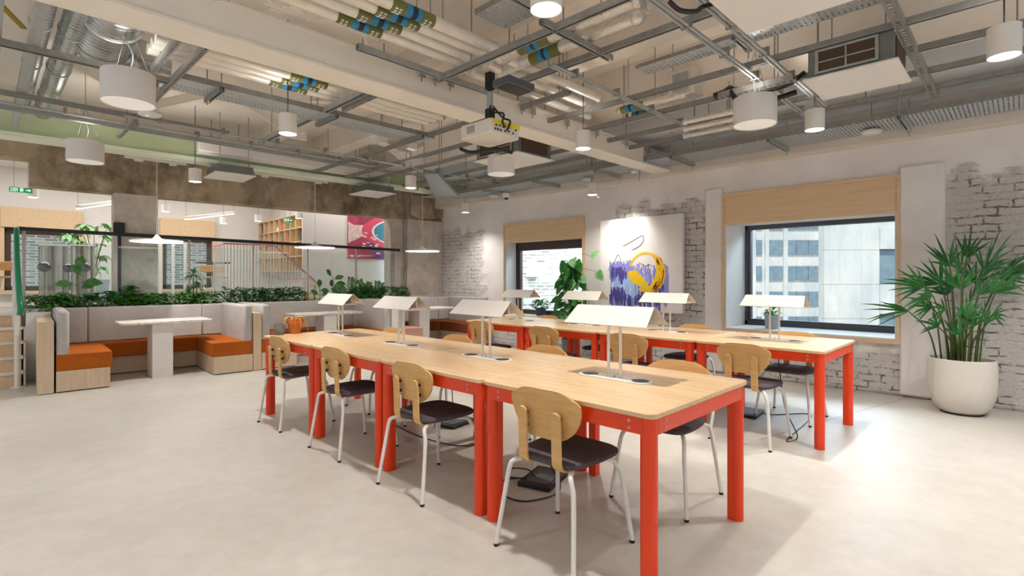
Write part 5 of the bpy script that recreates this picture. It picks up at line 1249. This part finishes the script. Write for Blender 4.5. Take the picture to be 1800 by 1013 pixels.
strut_y('double perforated strut at the far side of the right pipe bundle', .2135+.03, 1.3, 1.9, z=2.88, kind='p', w=.08)
strut_x('steel strut crossing at the top left in front of the silver ducts', .228, -1.5, 1.15, w=.06)
strut_x('steel strut crossing at the left above the green beam, upper of two', .180, -1.5, 2.0)
strut_x('steel strut crossing at the left above the green beam, lower of two', .166, -1.5, 6.0, mat=M['galv'])
strut_x('short steel strut crossing over the painted pipes right of the projector', .527, 2.55, 3.35)
strut_x('steel strut with conduits behind the right side of the fan coil unit', 2.05, 3.3, 6.1, kind='p', w=.06)
strut_x('short steel strut in front of the white beam by the wire clamps', .3436, 1.9, 3.2, mat=M['galv'])
def conduit(label, m_, x0, x1, z=2.93, group='galvanised conduits crossing the ceiling', twin=True):
    Y = .7138*(z-HH)/m_; mb = MB().cyl((x0, Y, z), (x1, Y, z), .011, n=10)
    if twin: mb.cyl((x0, Y-.032, z), (x1, Y-.032, z), .011, n=10)
    t = Thing('conduit', label, 'conduit', group); t.part('pipe', mb, M['galv'])
    n = int((x1-x0)/.6)
    for i in range(n): x = x0+.3+.6*i; t.part('pipe_clip', MB().box((x-.012, Y-.05, z-.014), (x+.012, Y+.02, z+.05)), M['galv_dark'], smooth=False)
    t.done()
conduit('pair of galvanised conduits from beside the projector to the cable tray', .449, 3.05, 6.05)
conduit('pair of galvanised conduits left of the big right-hand drum', .741, 2.3, 5.9)
conduit('pair of galvanised conduits passing right of the big right-hand drum', .855, 2.5, 5.6)
conduit('galvanised conduit along the back above the screen case', .181, 1.0, 6.4, twin=False)
conduit('pair of galvanised conduits in front of the green beam at the left', .172, -1.5, 4.5, z=2.99)
# beam clamps on the white beam
for k, px in enumerate((738, 762, 788, 914, 933, 993, 1045, 1097, 1136)):
    m_ = .3435; y_ = 3.58; r_ = ray(px, 0); x_ = y_*r_[0]/r_[1]
    t = Thing('beam_clamp', ['first', 'second', 'third', 'fourth', 'fifth', 'sixth', 'seventh', 'eighth', 'ninth'][k]+' steel clamp from the left on the edge of the broad white beam', 'clamp', 'steel clamps on the white beam')
    t.part('jaw', MB().box((x_-.03, y_-.045, 3.02), (x_+.03, y_+.0, 3.035)).box((x_-.03, y_-.045, 2.96), (x_+.03, y_-.03, 3.02)), M['galv'], smooth=False)
    t.part('bolt', MB().cyl((x_, y_-.025, 2.93), (x_, y_-.025, 3.06), .006, n=8), M['galv_dark']); t.done()

# ---------------------------------------------------------------- painted pipe bundles with coloured labels
def pipe_x(label, y, z, x0, x1, xb, group, r_=.042, band=True, mat=None):
    t = Thing('wrapped_pipe', label, 'pipe', group); t.part('jacket', MB().cyl((x0, y, z), (x1, y, z), r_, n=20), mat or M['pipe_white'])
    for xh in (x0+.5, x1-.5): t.part('hanger_rod', MB().cyl((xh, y, z+r_), (xh, y, CEIL), .004, n=6), M['galv_dark'])
    if band and xb:
        for a, b_, mt in ((-.17, -.06, 'band_olive'), (-.06, -.015, 'band_blue'), (-.015, .025, 'band_black'), (.025, .06, 'band_blue'), (.06, .17, 'band_olive')):
            t.part('label_band', MB().cyl((xb+a, y, z), (xb+b_, y, z), r_*1.05, n=20), M[mt])
        mk = MB()
        for a in (-.145, -.115, .085, .12):
            for k in range(5):
                an = -2.3+k*.42; c_ = (y+r_*1.055*math.cos(an), z+r_*1.055*math.sin(an)); mk.box((xb+a, c_[0]-.004, c_[1]-.004), (xb+a+.018, c_[0]+.004, c_[1]+.004))
        t.part('label_marks', mk, M['white'], smooth=False)
    t.part('elbow', MB().lathe([(r_*1.15*math.cos(a), r_*1.15*math.sin(a)) for a in [(-PI/2+.1)+(PI-.2)*i/8 for i in range(9)]], (x1, y, z), 16), M['foil']); t.done()
GA = 'pale wrapped pipes at the top of the picture'
za = 3.08
names = ['nearest the top edge', 'second from the top edge', 'third from the top edge', 'lowest of the four']
for k, (m_, xb) in enumerate(((.435, 2.02), (.418, 1.98), (.400, 1.92), (.383, 1.85))):
    y_ = .7138*(za-HH)/m_; pipe_x('pale labelled pipe in the top bundle, '+names[k], y_, za, -1.0, 2.78-.02*k, xb, GA)
GB = 'pale wrapped pipes under the white beam'
for k, (m_, xb) in enumerate(((.278, 2.05), (.270, 2.03), (.2625, 1.98))):
    y_ = .7138*(za-HH)/m_; pipe_x('pale wrapped pipe with olive and blue labels beyond the white beam, '+['upper', 'middle', 'lower'][k], y_, za, .9, 3.55, xb, GB)
GC = 'foil wrapped pipes heading to the top of the picture'
def pipe_y(label, X, z, y0, y1, yb, group, r_=.045, mat=None):
    t = Thing('wrapped_pipe', label, 'pipe', group); t.part('jacket', MB().cyl((X, y0, z), (X, y1, z), r_, n=20), mat or M['foil'])
    for yh in (y0+.1, y1-.1): t.part('hanger_rod', MB().cyl((X, yh, z+r_), (X, yh, 3.56), .004, n=6), M['galv_dark'])
    if yb:
        for a, b_, mt in ((-.15, -.05, 'band_olive'), (-.05, -.01, 'band_blue'), (-.01, .02, 'band_black'), (.02, .06, 'band_blue'), (.06, .15, 'band_olive')):
            t.part('label_band', MB().cyl((X, yb+a, z), (X, yb+b_, z), r_*1.05, n=20), M[mt])
    
    for ye in (y0, y1): t.part('joint_wrap', MB().lathe([(r_*1.2*math.cos(a), r_*1.2*math.sin(a)) for a in [(-PI/2+.1)+(PI-.2)*i/8 for i in range(9)]], (X, ye, z), 16), M['foil'])
    t.done()
zc = 3.05
for k, m_ in enumerate((.425, .398)):
    X = .7003*(zc-HH)/m_; pipe_y('foil wrapped pipe leading to the top centre, '+['left one with two labels', 'right one with two labels'][k], X, zc, yrange_px(m_, zc, 1120), yrange_px(m_, zc, 880), yrange_px(m_, zc, 940+20*k), GC)
GD = 'bright pipes between the struts beside the white beam'
for k, (m_, a, b_) in enumerate(((.345, 3.0, 4.9), (.372, 2.95, 4.6), (.398, 2.9, 4.4), (.425, 2.95, 4.2))):
    y_ = .7138*(zc-HH)/m_ ; pipe_x('bright wrapped pipe right of the projector, '+['first', 'second', 'third', 'fourth'][k]+' from the white beam', y_, zc, a, b_, None, GD, .035, False)
GE = 'pipes behind the big right-hand drum'
for k, (m_, px0, px1) in enumerate(((.262, 1090, 1200), (.250, 1110, 1180))):
    X = .7003*(zc-HH)/m_; pipe_y('short labelled pipe left of the big drum, '+['upper', 'lower'][k], X, zc, yrange_px(m_, zc, px1), yrange_px(m_, zc, px0), yrange_px(m_, zc, 1110+14*k), GE, .035, M['pipe_white'])
for k, m_ in enumerate((.222, .212, .202)):
    X = .7003*(2.9-HH)/m_; pipe_y('foil pipe feeding the fan coil unit, '+['upper', 'middle', 'lower'][k]+' of three', X, 2.9, yrange_px(m_, 2.9, 1300), yrange_px(m_, 2.9, 1205), None, GE, .03)
# black lagged pipes by the drum
def blackpipe(label, pts, r_=.022): solo('lagged_pipe', MB().tube(pts, r_, 10, smooth=6), M['black'], label, 'pipe', 'black lagged pipes')
blackpipe('black lagged pipe curving above the big right-hand drum', [atd(1255, 168, 4.6), atd(1290, 158, 4.5), atd(1345, 158, 4.4), atd(1385, 148, 4.3), atd(1415, 128, 4.25)])
blackpipe('second black lagged pipe dipping toward the drum', [atd(1258, 172, 4.7), atd(1275, 160, 4.6), atd(1285, 155, 4.5), atd(1292, 172, 4.45), atd(1330, 182, 4.4), atd(1400, 162, 4.3)])
blackpipe('black lagged pipe beside the top white panel', [atd(1176, 2, 2.75), atd(1195, 18, 2.75), atd(1222, 20, 2.8), atd(1235, 12, 2.8), atd(1250, 8, 2.85)], .013)
blackpipe('black cable bundle under the projector', [atd(810, 262, 4.5), atd(830, 268, 4.4), atd(870, 262, 4.4), atd(900, 268, 4.5)], .016)

# ---------------------------------------------------------------- silver ducts at the top left
t = Thing('spiral_duct', 'large silver spiral duct bending above the top left drum pendant', 'duct')
t.part('duct_body', MB().cyl((.68, 3.9, 3.25), (.68, 5.35, 3.25), .20, n=36), M['duct']); t.part('elbow', MB().tube([(.68, 5.3, 3.25), (.72, 5.5, 3.25), (.9, 5.68, 3.25), (1.2, 5.72, 3.25)], .2, 30, smooth=4), M['duct'])
for y_ in (4.3, 4.8, 5.3): t.part('joint_ring', MB().tube([(.68+.203*math.cos(k*PI/16), y_, 3.25+.203*math.sin(k*PI/16)) for k in range(33)], .006, 6), M['galv'])
t.done()
for l_, x_, r_, y1 in (('silver duct left of the large spiral duct', .49, .085, 8.0), ('narrow silver duct near the left edge', .31, .065, 8.0)):
    t = Thing('spiral_duct', l_, 'duct', 'thin silver ducts at the top left'); t.part('duct_body', MB().cyl((x_, 3.0, 3.2), (x_, y1, 3.2), r_, n=28), M['duct'])
    for y_ in (4.2, 5.2, 6.2, 7.2): t.part('joint_ring', MB().tube([(x_+r_*1.02*math.cos(k*PI/12), y_, 3.2+r_*1.02*math.sin(k*PI/12)) for k in range(25)], .005, 6), M['galv'])
    t.done()
t = Thing('cable_trunking', 'square galvanised trunking near the left edge running to the green beam', 'trunking'); t.part('box_section', MB().box((.235, 3.9, 2.99), (.295, 8.1, 3.05)), M['galv'], bev=.003); t.done()
t = Thing('cable_trunking', 'galvanised trunking cut by the left edge of the picture', 'trunking'); t.part('box_section', MB().box((.05, 3.2, 3.0), (.10, 8.1, 3.06)), M['galv'], bev=.003); t.done()

# ---------------------------------------------------------------- cable trays
def tray_x(label, m0, m1, x0, x1, z, h=.05):
    ya = .7138*(z-HH)/m1; yb = .7138*(z-HH)/m0
    t = Thing('cable_tray', label, 'cable tray', 'perforated cable trays'); b0 = t.part('tray_bed', MB().box((x0, ya, z), (x1, yb, z+.002)), M['perf_x'], smooth=False)
    t.part('tray_rim', MB().box((x0, ya-.003, z), (x1, ya, z+h)).box((x0, yb, z), (x1, yb+.003, z+h)), M['galv_dark'], smooth=False)
    n = int((x1-x0)/.9); 
    for i in range(n+1):
        x = x0+.3+(x1-x0-.5)*i/max(1, n); t.part('hanger', chan(MB(), (x, ya-.05, z-.042), (x, yb+.05, z-.042)).cyl((x, ya-.035, z-.06), (x, ya-.035, CEIL), .005, n=6).cyl((x, yb+.035, z-.06), (x, yb+.035, CEIL), .005, n=6), M['galv_dark'], smooth=False)
    t.done()
def tray_y(label, X0, X1, y0, y1, z, h=.05, step=1.15, cables=False, off=.0):
    t = Thing('cable_tray', label, 'cable tray', 'perforated cable trays'); t.part('tray_bed', MB().box((X0, y0, z), (X1, y1, z+.002)), M['perf_y'], smooth=False)
    t.part('tray_rim', MB().box((X0-.003, y0, z), (X0, y1, z+h)).box((X1, y0, z), (X1+.003, y1, z+h)), M['galv_dark'], smooth=False)
    y = y0+off
    while y < y1:
        t.part('hanger', chan(MB(), (X0-.06, y, z-.042), (X1+.06, y, z-.042)).cyl((X0-.04, y, z-.09), (X0-.04, y, CEIL), .005, n=6).cyl((X1+.04, y, z-.09), (X1+.04, y, CEIL if X1 < 5 else 3.2), .005, n=6), M['galv'], smooth=False); y += step
    if cables:
        cb = MB(); rc = random.Random(1)
        for k in range(6): x = X0+.05+.07*k; cb.tube([(x+rc.uniform(-.02, .02), y0+(y1-y0)*j/8, z+.012) for j in range(9)], .007, 6)
        t.part('cables', cb, M['black'])
    t.done()
tray_x('perforated cable tray beyond the white beam at the left', .222, .2372, 1.15, 3.75, 2.95)
tray_y('long wide perforated cable tray along the window wall', 6.17, 6.70, -1.5, 7.6, 2.855, .06, 1.17, True, .0)
X_ = .7003*(3.08-HH)/.312; tray_y('narrow perforated cable tray high in the middle of the ceiling', X_-.1, X_+.08, -.8, 2.35, 3.08, .03)
p = atd(885, 65, 3.2)
tray_y('short dark perforated tray near the top centre', 2.52, 2.82, 2.45, 2.85, 3.22, .04, .5)
# sloping mesh tray dropping at the back
t = Thing('sloping_cable_tray', 'perforated tray sloping down to the wall tray in front of the green beam end', 'cable tray')
a = Vector((4.0, 5.9, 3.2)); 
mb = MB(); A0 = atd(745, 306, 7.4); A1 = atd(772, 306, 7.5); B0 = atd(765, 347, 8.6); B1 = atd(806, 343, 8.8)
mb.add([A0, A1, B1, B0], [(0, 1, 2, 3)])
t.part('tray_bed', MB().slab([A0, A1, B1, B0], (0, 0, .004)), M['perf_x'], smooth=False); t.part('tray_rim', MB().bar(A0, B0, .004, .05), M['galv'], smooth=False); t.part('tray_rim', MB().bar(A1, B1, .004, .05), M['galv'], smooth=False); t.part('hanger_rod', MB().cyl(A0, (A0.x, A0.y, CEIL), .005, n=6), M['galv_dark']); t.part('hanger_rod', MB().cyl(A1, (A1.x, A1.y, CEIL), .005, n=6), M['galv_dark']); t.done()
t = Thing('curved_cable_tray', 'perforated tray turning from the wall tray towards the green beam', 'cable tray')
vs = []; n = 10
for i in range(n+1):
    a = PI/2*i/n; cx, cy = 5.9, 7.6
    for rr_ in (.27, .80): vs.append((cx+rr_*math.cos(a), cy+rr_*math.sin(a)*.8, 2.855))
t.part('tray_bed', MB().add(vs, [(2*i, 2*i+1, 2*i+3, 2*i+2) for i in range(n)]), M['perf_x'], smooth=False)
for o_ in (0, 1): t.part('tray_rim', MB().tube([Vector(vs[2*i+o_])+Vector((0, 0, .025)) for i in range(n+1)], .012, 4), M['galv_dark'], smooth=False)
t.done()

# ---------------------------------------------------------------- fan coil units
def fancoil(label, x0, y0, x1, y1, z, bf=False, h=.20, grille=True, side='y'):
    t = Thing('fan_coil_unit', label, 'fan coil unit', 'fan coil units with white bottom panels', bf=bf)
    t.part('bottom_panel', MB().box((x0, y0, z-.015), (x1, y1, z)), M['white'], bev=.003)
    t.part('casing', MB().box((x0+.03, y0+.03, z), (x1-.03, y1-.03, z+h)), M['unit_metal'], bev=.004)
    if grille:
        # filter grille on the face towards -x
        g0, g1 = y0+.13, y1-.10; t.part('filter', MB().box((x0+.022, g0, z+.035), (x0+.03, g1, z+h-.02)), M['grille'], smooth=False)
        f = MB(); f.box((x0+.012, g0-.02, z+.02), (x0+.022, g0, z+h-.01)).box((x0+.012, g1, z+.02), (x0+.022, g1+.02, z+h-.01)).box((x0+.012, g0, z+.02), (x0+.022, g1, z+.035)).box((x0+.012, g0, z+h-.025), (x0+.022, g1, z+h-.01))
        f.box((x0+.014, (g0+g1)/2-.005, z+.03), (x0+.021, (g0+g1)/2+.005, z+h-.02)).box((x0+.014, g0, z+h/2-.004), (x0+.021, g1, z+h/2+.004))
        t.part('filter_frame', f, M['galv'], smooth=False)
        t.part('side_grille', MB().box((x0+.1, y0+.022, z+.03), (x1-.1, y0+.03, z+h-.02)), M['grille'], smooth=False)
    for a in (x0+.08, x1-.08):
        for b_ in (y0+.08, y1-.08): t.part('hanger_rod', MB().cyl((a, b_, z+h), (a, b_, CEIL), .005, n=6), M['galv_dark'])
    t.done()
fancoil('fan coil unit with a framed brown grille and white bottom panel at the upper right', 4.20, .58, 4.76, 1.15, 2.75)
fancoil('fan coil unit whose white bottom panel is cut by the top edge at the right', 2.66, .50, 3.18, 1.17, 2.76)
fancoil('fan coil unit with dark grille behind the drum pendant below the projector', 4.27, 4.10, 4.92, 4.86, 2.75)
fancoil('fan coil unit with a white panel under the green beam above the left booth', 1.85, 7.80, 2.37, 8.42, 2.74, True, .11, False)
fancoil('fan coil unit with a white panel under the green beam above the middle booth', 4.05, 7.80, 4.60, 8.42, 2.74, True, .11, False)
# ceiling-mounted projector
t = Thing('ceiling_projector', 'white projector with a yellow label hanging from a black pole under the ceiling', 'projector')
x0, y0, x1, y1, z0, z1 = 2.78, 2.96, 3.12, 3.34, 2.44, 2.56
bd = t.part('body', MB().prism(rrect(x0, y0, x1, y1, .04, 5), z0, z1), M['projector_grey'], bev=.012)
vt = MB(); 
for k in range(7): vt.box((x0-.002, y1-.19+k*.014, z0+.035), (x0+.004, y1-.183+k*.014, z1-.025))
t.part('vents', vt, M['galv_dark'], parent=bd, smooth=False)
pt = MB()
for k, (a, b_) in enumerate(((.04, .03), (.07, .03), (.10, .028), (.15, .03), (.19, .035), (.24, .03), (.05, .06), (.09, .065), (.13, .06), (.2, .07), (.27, .06))): pt.box((x0+a, y0-.003, z0+b_), (x0+a+.018, y0+.003, z0+b_+.014))
t.part('ports', pt, M['black'], parent=bd, smooth=False)
t.part('warning_label', MB().box((x0+.02, y0-.004, z1-.045), (x1-.02, y0-.0005, z1-.008)), M['yellow'], smooth=False)
t.part('mount_plate', MB().box((x0+.05, y0+.08, z1), (x1-.05, y1-.08, z1+.025)), M['black'], bev=.003)
xm, ym = (x0+x1)/2, (y0+y1)/2
t.part('mount_pole', MB().cyl((xm, ym, z1+.02), (xm, ym, 3.0), .02, n=14).box((xm-.03, ym-.03, z1+.02), (xm+.03, ym+.03, z1+.14)).box((xm-.03, ym-.03, 2.86), (xm+.03, ym+.03, 3.0)), M['black'], bev=.003)
t.part('pole_sleeve', MB().cyl((xm, ym, z1+.14), (xm, ym, z1+.28), .026, n=14), M['galv'])
t.part('loose_cables', MB().tube([(xm, ym, z1+.2), (xm-.03, ym-.06, z1+.1), (xm-.04, ym-.2, z1+.05), (xm-.06, ym-.21, z1-.02), (xm-.03, y0-.02, z0+.06)], .008, 7, smooth=5).tube([(xm+.02, ym, z1+.18), (xm+.05, ym-.1, z1+.06), (xm+.02, ym-.215, z1+.0), (xm-.01, y0-.02, z0+.04)], .008, 7, smooth=5), M['black']); t.done()
q = atd(905, 153, 3.65)
t = Thing('junction_box', 'dark control box on the strut above the projector', 'box'); t.part('case', MB().box((q.x-.14, q.y-.08, q.z-.02), (q.x+.12, q.y+.08, q.z+.03)), M['dark_frame'], bev=.004); t.part('cover', MB().box((q.x-.12, q.y-.06, q.z-.024), (q.x+.1, q.y+.06, q.z-.02)), M['black'], bev=.002); t.done()
for l_, px, py, d in (('white junction box beyond the white beam by the tray hangers', 670, 245, 6.2), ('white junction box on the strut above the middle pendant', 723, 254, 6.8), ('grey metal junction box at the top right of centre by the foil pipes', 1135, 12, 3.2)):
    q = atd(px, py, d); w_ = 9/915*d
    t = Thing('junction_box', l_, 'box', 'junction boxes under the ceiling'); t.part('hanger_rod', MB().cyl((q.x, q.y, q.z), (q.x, q.y, CEIL), .005, n=6), M['galv_dark']); t.part('case', MB().box((q.x-w_, q.y-w_*.6, q.z-w_), (q.x+w_, q.y+w_*.6, q.z+w_)), M['white_metal'] if px < 900 else M['galv'], bev=.004); t.part('lid', MB().box((q.x-w_*.8, q.y-w_*.7, q.z-w_*.8), (q.x+w_*.8, q.y-w_*.6, q.z+w_*.8)), M['white_metal'], bev=.003); t.done()
t = Thing('insulated_valve_box', 'tall grey insulated valve box behind the right pipes', 'box'); q = atd(1205, 150, 5.0); t.part('hanger_rod', MB().cyl(q, (q.x, q.y, 3.2), .005, n=6), M['galv_dark']); t.part('case', MB().box((q.x-.1, q.y-.13, q.z-.12), (q.x+.1, q.y+.13, q.z+.13)), M['foil'], bev=.01); t.part('cover', MB().box((q.x-.11, q.y-.08, q.z-.08), (q.x-.1, q.y+.08, q.z+.09)), M['galv'], bev=.003); t.done()
